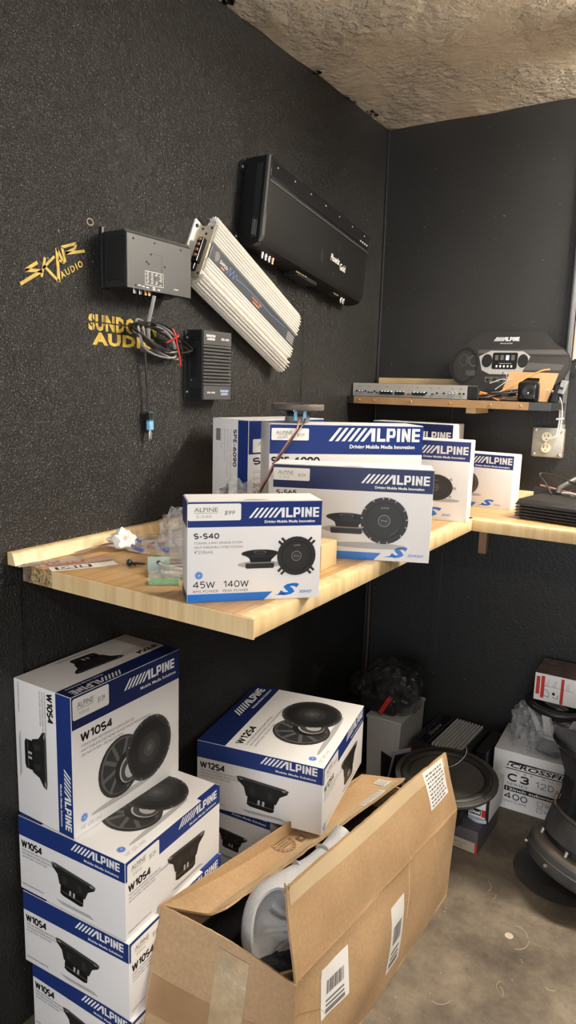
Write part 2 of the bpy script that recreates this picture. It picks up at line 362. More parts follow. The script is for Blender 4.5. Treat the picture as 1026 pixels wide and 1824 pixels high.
class Print:
    """flat printing on a rectangle: origin, right and up vectors; layers lift a fraction of a millimetre"""
    def __init__(s, O, U, V):
        s.O = Vector(O); s.U = Vector(U).normalized(); s.V = Vector(V).normalized(); s.N = s.U.cross(s.V); s.new()
        s.l = 1
    def new(s): s.mb = MB(); return s
    def p(s, x, y): return s.O + s.U*x + s.V*y + s.N*(.00035*s.l)
    def poly(s, pts, m):
        a = sum(pts[i][0]*pts[(i+1) % len(pts)][1]-pts[(i+1) % len(pts)][0]*pts[i][1] for i in range(len(pts)))
        if a < 0: pts = pts[::-1]
        s.mb.add([s.p(*q) for q in pts], [tuple(range(len(pts)))], m); return s
    def rect(s, x0, y0, x1, y1, m, r=0):
        if r:
            pts = []
            for cx, cy, a in ((x1-r, y0+r, -90), (x1-r, y1-r, 0), (x0+r, y1-r, 90), (x0+r, y0+r, 180)):
                pts += [(cx+r*math.cos(R(a+t)), cy+r*math.sin(R(a+t))) for t in (0, 30, 60, 90)]
            return s.poly(pts, m)
        return s.poly([(x0, y0), (x1, y0), (x1, y1), (x0, y1)], m)
    def ell(s, cx, cy, rx, ry, m, rot=0, n=28, a0=0, a1=360):
        c, sn = math.cos(R(rot)), math.sin(R(rot)); pts = []
        k = n if a1-a0 >= 360 else n+1
        for i in range(k):
            a = R(a0+(a1-a0)*i/n); x, y = rx*math.cos(a), ry*math.sin(a); pts.append((cx+c*x-sn*y, cy+sn*x+c*y))
        return s.poly(pts, m)
    def ring(s, cx, cy, rx, ry, w, m, rot=0, n=28, a0=0, a1=360):
        c, sn = math.cos(R(rot)), math.sin(R(rot)); vs = []
        for i in range(n+1):
            a = R(a0+(a1-a0)*i/n)
            for k in (0, 1):
                x, y = (rx-w*k)*math.cos(a), (ry-w*k)*math.sin(a); vs.append(s.p(cx+c*x-sn*y, cy+sn*x+c*y))
        s.mb.add(vs, [(2*i, 2*i+2, 2*i+3, 2*i+1) for i in range(n)], m); return s
    def line(s, pts, w, m):
        for (x0, y0), (x1, y1) in zip(pts, pts[1:]):
            d = math.hypot(x1-x0, y1-y0) or 1e-9; nx, ny = -(y1-y0)/d*w/2, (x1-x0)/d*w/2
            s.poly([(x0+nx, y0+ny), (x0-nx, y0-ny), (x1-nx, y1-ny), (x1+nx, y1+ny)], m)
        return s
    def text(s, t, x, y, h, m, bold=0.0, shear=0.0, w=None, align='l', rot=0, space=1.0):
        """capital height h, left end at x, baseline at y; w squeezes to that width"""
        vs, fs, tw = text2d(t, bold, shear, space)
        kx = h if not w else w/tw
        W = tw*kx; ox = {'l': 0, 'c': -W/2, 'r': -W}[align]
        c, sn = math.cos(R(rot)), math.sin(R(rot))
        q = [s.p(x+c*(ox+a*kx)-sn*b*h, y+sn*(ox+a*kx)+c*b*h) for a, b in vs]
        s.mb.add(q, fs, m); return W
    def stext(s, t, x, y, h, w, m, thick=.215):
        """heavy upright lettering drawn stroke by stroke, squeezed to width w"""
        arc = lambda cx, cy, rx, ry, a0, a1, n=8: [(cx+rx*math.cos(R(a0+(a1-a0)*i/n)), cy+ry*math.sin(R(a0+(a1-a0)*i/n))) for i in range(n+1)]
        G = {'W': (1.0, [[(0, 1), (.24, 0), (.5, .9), (.76, 0), (1, 1)]]), '1': (.42, [[(.05, .78), (.34, 1), (.34, 0)]]), '0': (.62, [arc(.31, .5, .31, .5, 0, 360, 14)]),
             'S': (.6, [arc(.30, .74, .28, .26, 40, 250, 9)+arc(.30, .26, .28, .26, 70, -140, 9)]), '4': (.66, [[(.48, 0), (.48, 1), (0, .3), (.66, .3)]]), '2': (.58, [arc(.28, .70, .27, .30, 160, -30, 8)+[(.02, 0), (.58, 0)]]),
             '-': (.36, [[(.02, .38), (.34, .38)]]), '6': (.6, [arc(.30, .31, .29, .31, 0, 360, 12), [(.02, .36), (.12, .75), (.44, 1)]]), '5': (.56, [[(.54, 1), (.08, 1), (.05, .56)]+arc(.26, .32, .29, .32, 110, -130, 8)]),
             'P': (.6, [[(.06, 0), (.06, 1), (.34, 1)]+arc(.34, .74, .24, .26, 90, -90, 6)+[(.06, .48)]]), 'E': (.52, [[(.52, 1), (.06, 1), (.06, 0), (.52, 0)], [(.06, .52), (.46, .52)]]), '9': (.6, [arc(.30, .69, .29, .31, 0, 360, 12), [(.58, .64), (.48, .25), (.16, 0)]]),
             'C': (.62, [arc(.36, .5, .34, .5, 50, 310, 10)]), '3': (.56, [arc(.26, .75, .26, .25, 150, -90, 7)+arc(.26, .26, .28, .26, 90, -150, 7)]), 'D': (.64, [[(.06, 0), (.06, 1), (.3, 1)]+arc(.3, .5, .32, .5, 90, -90, 8)+[(.06, 0)]]), 'V': (.7, [[(0, 1), (.35, 0), (.7, 1)]])}
        adv = sum(G[c][0] for c in t)+.20*(len(t)-1); k = w/adv; cx = x; th = thick*h
        for c in t:
            for pl in G[c][1]:
                q = [(cx+a*k, y+th/2+b*(h-th)) for a, b in pl]; s.line(q, th, m)
                for p in q[1:-1]: s.ell(p[0], p[1], th/2, th/2, m, n=8)
            cx += (G[c][0]+.20)*k
        return s
    def logo(s, xr, y, H, m):
        """slashes and squared capitals, right end at xr"""
        x0 = xr-7.15*H
        def P(*pts): s.poly([(x0+a*H, y+b*H) for a, b in pts], m)
        for i in range(5):
            b = .49*i; P((b, 0), (b+.26, 0), (b+1.02, 1), (b+.78, 1))
        P((2.45, 0), (2.72, 0), (3.46, .93), (3.46, 1), (3.22, 1)); P((3.22, .8), (3.46, .8), (3.46, 1), (3.22, 1)) if 0 else None
        P((3.30, 0), (3.60, 0), (3.60, 1), (3.18, 1), (3.30, .82))
        P((3.74, 0), (3.98, 0), (3.98, 1), (3.74, 1)); P((3.98, 0), (4.42, 0), (4.42, .22), (3.98, .22))
        P((4.50, 0), (4.74, 0), (4.74, 1), (4.50, 1)); P((4.74, .80), (5.18, .80), (5.12, 1), (4.74, 1)); P((4.74, .30), (5.12, .30), (5.18, .50), (4.74, .50)); P((4.99, .48), (5.2, .48), (5.2, .82), (4.99, .82))
        P((5.32, 0), (5.57, 0), (5.57, 1), (5.32, 1))
        P((5.70, 0), (5.93, 0), (5.93, 1), (5.70, 1)); P((6.17, 0), (6.40, 0), (6.40, 1), (6.17, 1)); P((5.70, 1), (5.93, 1), (6.40, 0), (6.17, 0))
        P((6.52, 0), (6.76, 0), (6.76, 1), (6.52, 1))
        for a in (0, .40, .80): P((6.76, a), (7.15, a), (7.15, a+.20), (6.76, a+.20))
        return x0
    def done(s, name, parent, label=None):
        o = s.mb.build(name, parent); s.new()
        if label: o['label'] = label
        return o

# --- printed speaker pictures
def pic_cone(F, cx, cy, r, k=1.0, rot=0, screws=8, dark=0):
    l0 = F.l
    seq = ((1.0, 3), (.93, 1), (.90, 2), (.85, 1), (.78, 0), (.76, 1), (.62, 1), (.48, 2), (.38, 2), (.26, 3), (.10, 4))
    for i, (q, g) in enumerate(seq):
        F.l = l0+i*.25; F.ell(cx, cy, r*q*k, r*q, PG[max(0, g-dark)], rot)
    F.l = l0+3
    for i in range(screws):
        a = 2*PI*(i+.5)/screws; F.ell(cx+.945*r*k*math.cos(a), cy+.945*r*math.sin(a), r*.022, r*.022, PG[6], n=8)
    F.l = l0
def pic_back(F, cx, cy, r, k=1.0, rot=0):
    l0 = F.l
    F.ell(cx, cy, r*k, r, PG[2], rot)
    F.l = l0+.3; F.ell(cx+r*.03, cy+r*.02, r*.92*k, r*.92, PG[4], rot); F.l = l0+.6; F.ell(cx+r*.05, cy, r*.86*k, r*.88, PG[2], rot)
    F.l = l0+.9
    for a in (70, 115, 150, 195, 235, 290):
        F.line([(cx+.25*r*k*math.cos(R(a)), cy+.25*r*math.sin(R(a))), (cx+.9*r*k*math.cos(R(a)), cy+.9*r*math.sin(R(a)))], r*.13, PG[4])
    F.l = l0+1.2; F.ell(cx+r*.28*k, cy-r*.18, r*.56*k, r*.58, PG[1], rot)
    F.l = l0+1.5; F.ell(cx+r*.36*k, cy-r*.24, r*.44*k, r*.46, PG[6], rot)
    F.l = l0+1.8; F.ell(cx+r*.38*k, cy-r*.26, r*.40*k, r*.42, PG[3], rot)
    F.l = l0+2.1; F.ell(cx+r*.42*k, cy-r*.30, r*.26*k, r*.27, PG[6], rot)
    F.l = l0
def pic_side(F, cx, cy, w, rot=0):
    """profile of a woofer, rim at the top, magnet at the bottom"""
    l0 = F.l; c, s = math.cos(R(rot)), math.sin(R(rot))
    def T(pts): return [(cx+(c*x-s*y)*w, cy+(s*x+c*y)*w) for x, y in pts]
    F.poly(T([(-.30, -.05), (-.36, .12), (-.50, .22), (-.48, .27), (.48, .27), (.50, .22), (.36, .12), (.30, -.05)]), PG[1])
    F.l = l0+.3; F.poly(T([(-.50, .23), (-.52, .29), (-.44, .31), (.44, .31), (.52, .29), (.50, .23), (.44, .26), (-.44, .26)]), PG[3])
    F.poly(T([(-.49, .265), (-.44, .245), (-.38, .255), (-.42, .295), (-.5, .29)]), PG[6]); F.poly(T([(.49, .265), (.44, .245), (.38, .255), (.42, .295), (.5, .29)]), PG[6])
    F.poly(T([(-.27, -.21), (-.27, -.03), (.27, -.03), (.27, -.21), (.2, -.24), (-.2, -.24)]), PG[0])
    F.l = l0+.6; F.poly(T([(-.27, -.165), (.27, -.165), (.27, -.15), (-.27, -.15)]), PG[4])
    for x in (-.06, .03): F.poly(T([(x, -.16), (x+.045, -.16), (x+.045, -.06), (x, -.06)]), PG[6])
    for x in (-.22, .14): F.poly(T([(x, 0), (x+.10, .03), (x+.06, .16), (x-.03, .14)]), PG[2])
    F.l = l0
def pic_coax_side(F, cx, cy, w):
    l0 = F.l
    F.ell(cx, cy-.30*w, .62*w, .10*w, PG[6]); F.l = l0+.3
    F.poly([(cx-.5*w, cy), (cx+.5*w, cy), (cx+.32*w, cy-.17*w), (cx+.30*w, cy-.24*w), (cx-.26*w, cy-.24*w), (cx-.30*w, cy-.12*w)], PG[1])
    F.l = l0+.6; F.ell(cx, cy+.01*w, .52*w, .11*w, PG[2]); F.l = l0+.9; F.ell(cx, cy+.015*w, .44*w, .08*w, PG[1])
    F.l = l0+1.2; F.ell(cx, cy+.05*w, .18*w, .05*w, PG[4]); F.poly([(cx-.17*w, cy+.03*w), (cx+.17*w, cy+.03*w), (cx+.15*w, cy-.05*w), (cx-.15*w, cy-.05*w)], PG[2])
    F.l = l0+1.5; F.ell(cx, cy+.05*w, .14*w, .035*w, PG[2])
    F.l = l0+.6; F.rect(cx-.40*w, cy-.40*w, cx+.40*w, cy-.25*w, PG[2], r=.04*w); F.l = l0+.9; F.rect(cx-.40*w, cy-.27*w, cx+.40*w, cy-.245*w, PG[5]); F.rect(cx-.38*w, cy-.41*w, cx+.38*w, cy-.395*w, PG[4])
    F.l = l0
def pic_coax_front(F, cx, cy, r, kind='round', k=1.0):
    l0 = F.l
    if kind == 'square':
        for a in (45, 135, 225, 315):
            ca, sa = math.cos(R(a)), math.sin(R(a))
            F.l = l0
            for t in (-.10, .10):
                x, y = cx+ca*r*.85-sa*t*r*1.1, cy+sa*r*.85+ca*t*r*1.1
                F.line([(x, y), (x+ca*r*.36, y+sa*r*.36)], r*.12, PG[2])
    F.l = l0+.3; F.ell(cx, cy, r*k, r, PG[2])
    if kind == 'round':
        F.l = l0+.6
        for i, a in enumerate((5, 30, 62, 80, 95, 120, 150, 175, 200, 235, 260, 280, 320, 345)):
            F.ell(cx+.95*r*k*math.cos(R(a)), cy+.95*r*math.sin(R(a)), r*.045, r*.03, PG[6], rot=a, n=10)
    F.l = l0+.6; F.ell(cx, cy, r*.80*k, r*.80, PG[1]); F.l = l0+.9; F.ell(cx, cy, r*.74*k, r*.74, PG[2])
    F.l = l0+1.0; F.ell(cx, cy, r*.70*k, r*.70, PG[3] if kind == 'round' else PG[2], a0=-75, a1=-20)
    F.l = l0+1.2; F.ell(cx, cy, r*.26, r*.26, PG[5]); F.l = l0+1.5; F.ell(cx, cy, r*.22, r*.22, PG[2])
    F.l = l0+1.8; F.line([(cx-r*.15, cy+r*.02), (cx+r*.15, cy-r*.02)], r*.05, PG[5]); F.ring(cx, cy, r*.15, r*.15, r*.03, PG[4], n=16)
    F.l = l0+1.8; F.text('ALPINE', cx, cy+r*.52, r*.06, PG[6], align='c', w=r*.34)
    F.l = l0

def emblem(F, x, y, r, parent):
    F.l = 1; F.ell(x, y, r, r, PALEB, n=20); F.l = 2; F.ell(x, y, r*.82, r*.82, MIDB, n=20)
    F.l = 3; F.poly([(x-.4*r, y-.1*r), (x+.4*r, y+.4*r), (x+.1*r, y-.5*r), (x-.05*r, y-.1*r)], PALEB)
    F.done('round_emblem', parent); F.l = 1
def sticker(F, x, y, w, h, a, b, c, parent, l=3, serif=0):
    F.l = l; F.rect(x, y, x+w, y+h, STK, r=h*.1); st = F.done('price_sticker', parent, 'white price sticker')
    F.l = l+1
    F.text(a, x+w*.12, y+h*.52, h*.25, INK2, w=w*.44, shear=serif)
    F.line([(x+w*.12, y+h*.45), (x+w*.56, y+h*.45)], h*.02, INK2)
    F.text(b, x+w*.16, y+h*.16, h*.17, INK3, w=w*.28)
    F.text(c, x+w*.68, y+h*.34, h*.24, INK2, shear=.2, w=w*.20)
    F.done('price_lettering', st); F.l = 1

def box_faces(w, d, h):
    """name -> (Print, width, height) on a box with its base centre at the origin, front towards -y"""
    return {'front': (Print((-w/2, -d/2, 0), (1, 0, 0), (0, 0, 1)), w, h),
            'right': (Print((w/2, -d/2, 0), (0, 1, 0), (0, 0, 1)), d, h),
            'left': (Print((-w/2, d/2, 0), (0, -1, 0), (0, 0, 1)), d, h),
            'back': (Print((w/2, d/2, 0), (-1, 0, 0), (0, 0, 1)), w, h),
            'top': (Print((-w/2, -d/2, h), (1, 0, 0), (0, 1, 0)), w, d)}
def carton_body(root, w, d, h, m=None, bev=.0022):
    b = MB().box(-w/2, w/2, -d/2, d/2, 0, h, m or WHITE, bev=bev).build('body', root, smooth=40)
    return b
def lid_seams(root, w, d, h):
    """two top flaps of a folding carton, hardly proud of the top, with a thumb notch"""
    b = MB(); b.box(-w/2+.002, w/2-.002, -d/2+.001, d/2-.004, h, h+.0011, WHITE, bev=.0004)
    o = b.build('top_flap', root)
    F = Print((-w/2, -d/2, h+.0011), (1, 0, 0), (0, 1, 0)); F.ell(w/2, .003, .022, .011, INK3, a0=0, a1=180, n=14); F.done('thumb_notch', root)

# ------------------------------------------------------------------ setting
WX, WY, CZ, BZ = -1.241, 2.65, 2.442, 1.094
def plain(name, bm): o = bm.build(name); return struct(o)
plain('floor', MB().box(WX-.1, 3.1, -3.3, WY+.1, -.08, 0, FLOOR))
cl = MB()                                        # ceiling: slightly wavy plaster with a ragged line against the black paint
nx, ny = 60, 80
vs = []
for j in range(ny+1):
    for i in range(nx+1):
        x = WX-.02+(3.1-WX+.02)*(i/nx)**1.6; y = WY+.02-(WY+3.3)*(j/ny)**1.5
        vs.append((x, y, CZ+.006*noise.noise(Vector((x*4, y*4, 0)))+.004*noise.noise(Vector((x*15, y*15, 2)))))
cl.add(vs, [(j*(nx+1)+i, j*(nx+1)+i+1, (j+1)*(nx+1)+i+1, (j+1)*(nx+1)+i) for j in range(ny) for i in range(nx)], CEIL)
cl.box(WX-.1, 3.1, -3.3, WY+.1, CZ+.02, CZ+.1, CEIL)
ceiling = plain('ceiling', cl)
wall_left = plain('wall_left', MB().box(WX-.1, WX, -3.3, WY+.1, 0, CZ+.02, WALL_L))
wall_back = plain('wall_back', MB().box(WX-.1, 3.1, WY, WY+.1, 0, CZ+.02, WALL_B))
plain('wall_right', MB().box(3.0, 3.1, -3.3, WY+.1, 0, CZ+.02, WALL_B))
wf = MB(); wf.box(WX, -.6, -3.3, -3.2, 0, CZ, LIGHTW); wf.box(2.4, 3.0, -3.3, -3.2, 0, CZ, LIGHTW); wf.box(-.6, 2.4, -3.3, -3.2, 2.3, CZ, LIGHTW)
plain('wall_front', wf)
# flecks of black paint that strayed onto the ceiling, and bare plaster edge
fl = MB()
for y0, x0, k in ((1.55, .012, 5), (1.60, .02, 4), (2.45, .014, 4), (2.3, .01, 3), (1.2, .01, 4), (2.05, .008, 3)):
    for i in range(k):
        a = [(random.uniform(.003, .012), t) for t in range(0, 360, 45)]
        cx, cy = WX+x0+random.uniform(-.006, .02), y0+random.uniform(-.03, .03)
        fl.add([(cx+r*math.cos(R(t)), cy+1.6*r*math.sin(R(t)), CZ-.0085) for r, t in a], [tuple(range(8))], INK)
fl.build('paint_fleck', ceiling)
# raised joint strips: left wall panel edge below the bench, back wall board joints, corner bead
struct(MB().box(WX, WX+.006, -3.2, .93, 0, 1.05, WALL_L, bev=.002).build('trim_1'))
struct(MB().box(-.95, -.915, WY-.004, WY, 0, 1.44, WALL_B, bev=.0015).build('trim_2'))
struct(MB().box(WX, WX+.009, WY-.009, WY, .0, CZ, WALL_B, bev=.003).build('trim_3'))
struct(MB().box(WX, WX+.0025, 2.06, 2.075, 1.2, 2.0, WALL_L, bev=.001).build('trim_4'))

# spray-painted stencil lettering on the left wall
FW = Print((WX, 0, 0), (0, 1, 0), (0, 0, 1))
def stroke(F, pts, w): F.line(pts, w, YEL)
FW.l = 2
for p, w in (([(1.0038, 1.7087), (.9729, 1.6889), (.994, 1.6915), (1.0145, 1.6932)], .0068), ([(1.0145, 1.6935), (.9607, 1.6608)], .0070), ([(1.0232, 1.7216), (1.0129, 1.6816)], .0060), ([(1.0171, 1.699), (1.0474, 1.7273)], .0055),
             ([(1.0205, 1.7042), (1.0576, 1.678)], .0062), ([(1.0576, 1.677), (1.054, 1.7448)], .0075), ([(1.054, 1.7448), (1.0723, 1.7164)], .0058), ([(1.0560, 1.7225), (1.0705, 1.7180)], .0045),
             ([(1.0761, 1.7198), (1.0673, 1.7489)], .0062), ([(1.0660, 1.7485), (1.1061, 1.7631)], .0058), ([(1.1055, 1.7630), (1.1030, 1.7532)], .0058), ([(1.1033, 1.7532), (1.0754, 1.7374)], .0055), ([(1.0760, 1.7380), (1.13, 1.7515)], .0060)):
    stroke(FW, p, w)
o = FW.done('painted_lettering', wall_left, 'yellow spray-stencilled SKAR AUDIO mark')
FW.text('AUDIO', 1.0650, 1.6850, .0125, YEL, rot=30, w=.070, bold=.03, space=1.35)
FW.done('painted_lettering', wall_left)
y0 = 1.134
def stencil(txt, x, y, h, w):
    FW.text(txt, x, y, h, YEL, bold=.05, w=w, space=1.12); FW.done('painted_lettering', wall_left, 'yellow spray-stencilled SUNDOWN AUDIO lettering')
stencil('SUNDOWN', 1.136, 1.588, .031, .220)
FW.l = 3
FW.rect(1.134, 1.6025, 1.358, 1.6055, WALL_L)
for i in range(7): FW.rect(1.147+i*.0322, 1.586, 1.149+i*.0322, 1.622, WALL_L)
FW.done('stencil_gap', wall_left); FW.l = 2
stencil('AUDIO', 1.147, 1.556, .024, .205)
FW.ring(1.147, 1.815, .010, .008, .0025, mat('old_glue', (.28, .22, .11), .6)); FW.done('glue_ring', wall_left); FW.l = 1
# pock marks
pk = MB()
for y, z in ((1.03, 1.72), (1.95, 2.16), (1.62, 2.2), (1.55, 1.28), (1.3, 1.9), (1.06, 1.78)):
    pk.lathe([(.004, .0), (.003, .0015), (0, .002)], 8, INK, Matrix.Translation((WX, y, z)) @ Matrix.Rotation(R(90), 4, 'Y'))
pk.build('nail_head', wall_left)

# ------------------------------------------------------------------ workbench: L-shaped laminate top
XE, YE, YI, TH = -.636, .925, 2.085, .036
wb = thing('workbench', 'L-shaped workbench top of maple block laminate along both walls', 'workbench', (0, 0, 0))
def nosed(p0, p1, inward, name, m):
    """post-formed front edge: a strip with a rounded upper arris"""
    p0, p1, w = Vector(p0), Vector(p1), Vector(inward)
    prof = [(0.03, 0), (.006, 0), (.0015, -.0015), (0, -.006), (0, -TH+.004), (.002, -TH), (.03, -TH)]
    vs = []; n = len(prof)
    for p in (p0, p1):
        for a, z in prof: vs.append(p + w*a + Vector((0, 0, z)))
    fs = [(i, i+1, n+i+1, n+i) for i in range(n-1)] + [(n-1, 0, n, 2*n-1), tuple(range(n)), tuple(range(2*n-1, n-1, -1))]
    b = MB(); b.add(vs, fs, m); return b.build(name, wb, smooth=50)
b = MB(); b.box(WX+.02, XE-.03, YE+.004, WY-.001, BZ-TH, BZ, WOOD_Y, bev=.0006); b.build('left_worktop', wb)
b = MB(); b.box(XE-.03, .9, YI+.03, WY-.001, BZ-TH, BZ, WOOD_X); b.build('right_worktop', wb)
nosed((XE, YE+.004, BZ), (XE, YI+.03, BZ), (-1, 0, 0), 'front_edge', EDGE)
nosed((XE-.03, YI, BZ), (.9, YI, BZ), (0, 1, 0), 'front_edge', EDGE)
# end strip with bare chipboard where the laminate has broken away at the wall
b = MB(); b.box(-1.13, XE+.001, YE, YE+.004, BZ-TH, BZ-.0008, EDGE); b.build('end_strip', wb)
b = MB(); b.box(WX+.02, -1.13, YE+.001, YE+.004, BZ-TH, BZ-.0025, CHIP); b.build('bare_end', wb)
b = MB(); b.box(WX+.021, -1.195, YE+.0002, YE+.001, BZ-TH+.002, BZ-.004, mat('weathered_veneer', (.22, .16, .11), .7, var=(60, .3, 1.3))); b.build('torn_veneer', wb)
# backsplash strips (rounded top), with the gap where two lengths meet
def splash(p0, p1, n, name='backsplash'):
    p0, p1, n = Vector(p0), Vector(p1), Vector(n)
    prof = [(0, 0), (.026, 0), (.022, .006), (.018, .020), (.015, .026), (.009, .0275), (0, .027)]
    vs = []; k = len(prof)
    for p in (p0, p1):
        for a, z in prof: vs.append(p + n*a + Vector((0, 0, z)))
    fs = [(i, i+1, k+i+1, k+i) for i in range(k-1)] + [(k-1, 0, k, 2*k-1), tuple(range(k)), tuple(range(2*k-1, k-1, -1))]
    MB().add(vs, fs, EDGE).build(name, wb, smooth=50)
splash((WX, .905, BZ), (WX, 1.36, BZ), (1, 0, 0)); splash((WX, 1.385, BZ), (WX, WY-.03, BZ), (1, 0, 0)); splash((WX+.03, WY, BZ), (.9, WY, BZ), (0, -1, 0))
b = MB(); b.box(WX+.001, WX+.012, 1.36, 1.385, BZ, BZ+.03, CHIP); b.build('joint_gap', wb)
# worn nicks on the front arris
b = MB()
b.box(XE-.005, XE+.0006, 1.572, 1.590, BZ-.030, BZ-.008, MDF, bev=.001)
b.build('chipped_spot', wb)
# brackets on the walls below
for (x0, x1, y0, y1) in ((WX, WX+.035, 1.55, 1.585), (-.77, -.74, WY-.03, WY)):
    b = MB(); b.box(x0, x1, y0, y1, BZ-TH-.19, BZ-TH, BLKM if x0 < -1 else MDF, bev=.003); b.build('bracket', wb)
b = MB(); b.prism([(WX, BZ-TH-.18), (WX+.035, BZ-TH-.18), (WX+.42, BZ-TH-.02), (WX+.42, BZ-TH), (WX, BZ-TH)], 1.555, 1.58, BLKM, 'y'); b.build('bracket_arm', wb)
# brown cord hanging in the corner below the bench
tag(MB().tube(spline([(-1.212, 2.622, 1.055), (-1.213, 2.62, .8), (-1.210, 2.622, .5), (-1.212, 2.622, .30)], 5), .0045, mat('brown_cord', (.10, .07, .05), .5)).build('hanging_cord', None, smooth=60), 'thin brown cord hanging in the dark corner under the bench', 'cord')

# ------------------------------------------------------------------ printed subwoofer cartons
LN = ('-INCH HIGH PERFORMANCE SUBWOOFER (4\u03a9)', 'HAUT-PARLEUR D\'EXTREMES GRAVES HAUTE PERFORMANCE', '250 WATTS RMS \u2022 750 WATTS PEAK')
def small_lines(F, x, y, h, gap, wid, parent, lines, m=INK3):
    for i, t in enumerate(lines): F.text(t, x, y-i*gap, h, m, w=wid[i] if wid else None)
    F.done('small_print', parent)
def w_front(F, w, h, root, model, inch, cm, band=BLUE, st=None):
    F.l = 1; F.rect(.001, .77*h, w-.001, h-.001, band); F.done('blue_band', root)
    F.l = 2; H = .50*w/7.15; F.logo(.945*w, .875*h, H, PW); F.done('brand_logo', root)
    F.text('Mobile Media Solutions', .60*w, .825*h, .022*h, PW, bold=.015, w=.36*w); F.done('tagline', root)
    F.l = 1; F.stext(model, .075*w, .662*h, .066*h, .26*w, INK); F.done('model_lettering', root)
    small_lines(F, .075*w, .625*h, .018*h, .034*h, (.46*w, .62*w, .36*w), root, (inch+LN[0], LN[1], LN[2]), INK2)
    F.l = 1; F.ell(.44*w, .10*h, .30*w, .022*h, PG[6]); F.l = 2
    pic_back(F, .41*w, .33*h, .225*h, .95); F.done('speaker_picture', root); F.l = 4
    pic_cone(F, .68*w, .345*h, .245*h, .98); F.done('speaker_picture', root)
    emblem(F, .085*w, .115*h, .032*h, root)
    F.text(inch+'" ('+cm+' cm)', .06*w, .035*h, .028*h, INK3, w=.17*w); F.done('size_lettering', root)
    if st: sticker(F, .01*w, .835*h, .30*w, .15*h, *st, root)
def w_side(F, w, h, root, model, inch, band=BLUE, st=None, rot=-6, cx=.52, fine=True, logo=.44):
    F.l = 1; F.rect(.001, .745*h, w-.001, h-.0008, band); F.done('blue_band', root)
    F.l = 2; H = logo*w/7.15; F.logo(.955*w, .86*h, H, PW); F.done('brand_logo', root)
    F.text('Mobile Media Solutions', (.955-logo*.72)*w, .785*h, .030*h, PW, bold=.02, w=logo*.70*w); F.done('tagline', root)
    F.l = 1; F.stext(model, .03*w, .59*h, .105*h, .20*w, INK); F.done('model_lettering', root)
    if fine:
        small_lines(F, .03*w, .545*h, .026*h, .045*h, (.30*w, .40*w, .25*w), root, (inch+LN[0], LN[1], LN[2]), INK2)
        F.text('ALPINE ELECTRONICS OF AMERICA, INC.', .02*w, .07*h, .022*h, INK2, w=.22*w); F.done('small_print', root)
    F.l = 1; F.poly([(cx*w-.16*w, .10*h), (cx*w+.16*w, .10*h), (cx*w+.2*w, .06*h), (cx*w-.1*w, .06*h)], PG[6])
    F.l = 2; pic_side(F, cx*w, .34*h, .40*w, rot); F.done('speaker_picture', root)
    if st: sticker(F, .015*w, .725*h, .30*w, .235*h, *st, root)

W10 = (.33, .307, .177)
def flat_carton(label, loc, rz, st=None):
    w, d, h = W10; root = thing('subwoofer_box', label, 'box', loc, rz, 'ten-inch subwoofer boxes in the stack by the wall')
    carton_body(root, w, d, h); fc = box_faces(w, d, h)
    w_front(*fc['top'], root, 'W10S4', '10', '25', BLUE)
    w_side(*fc['left'], root, 'W10S4', '10', BLUE)
    w_side(*fc['front'], root, 'W10S4', '10', BLUE, st, rot=-4, cx=.60)
    b = MB(); b.box(w/2-.075, w/2-.004, -d/2-.0012, -d/2+.012, h-.002, h+.0012, BLUE, bev=.0005); b.build('tuck_flap', root)
    return root
ST139 = ('ALPINE', 'W10S4 Sub', '$139')
flat_carton('bottom subwoofer box of the stack, on the floor, mostly hidden by the brown carton', (-1.060, 1.070, 0), R(90.9), ST139)
flat_carton('white and blue subwoofer box second from the floor in the left stack', (-1.074, 1.064, .1786), R(93.2), ST139)
flat_carton('white and blue subwoofer box lying flat directly under the upright one', (-1.082, 1.066, .3572), R(92.9), ST139)
w, d, h = .33, .176, .313
root = thing('subwoofer_box', 'subwoofer box stood upright on top of the stack, cones and $139 sticker on its face', 'box', (-1.147, 1.067, .5358), R(90.2), 'ten-inch subwoofer boxes in the stack by the wall')
carton_body(root, w, d, h); fc = box_faces(w, d, h)
w_front(*fc['front'], root, 'W10S4', '10', '25', BLUE_SHADED, ST139)
w_side(Print((-w/2, d/2, h), (0, 0, -1), (0, -1, 0)), h, d, root, 'W10S4', '10', BLUE, rot=0)
w_side(Print((w/2, d/2, h), (-1, 0, 0), (0, -1, 0)), w, d, root, 'W10S4', '10', BLUE_SHADED, rot=-3)

w, d, h = .372, .405, .194
root = thing('subwoofer_box', 'large white and blue twelve-inch subwoofer box resting behind the brown carton', 'box', (-1.022, 1.668, .3015), R(11.0))
carton_body(root, w, d, h); fc = box_faces(w, d, h)
w_front(Print((w/2, -d/2, h), (0, 1, 0), (-1, 0, 0)), d, w, root, 'W12S4', '12', '30', BLUE_SHADED)
w_side(*fc['front'], root, 'W12S4', '12', BLUE, rot=-4, cx=.53)
w_side(*fc['right'], root, 'W12S4', '12', BLUE, ('ALPINE', 'W12S4', '$159'), rot=-2, cx=.62)
for k in (0,):
    F = fc['right'][0]; F.l = 1; emblem(F, .06*d, .06*h, .012, root)

w, d, h = .26, .36, .30
root = thing('subwoofer_box', 'shaded blue and white subwoofer box half hidden under the twelve-inch box', 'box', (-1.107, 1.682, 0), R(4))
carton_body(root, w, d, h); fc = box_faces(w, d, h)
F = fc['front'][0]
w_side(Print((-w/2, -d/2, .10), (1, 0, 0), (0, 0, 1)), w, .20, root, 'W12S4', '12', BLUE, rot=-4, cx=.5, fine=False, logo=.62)

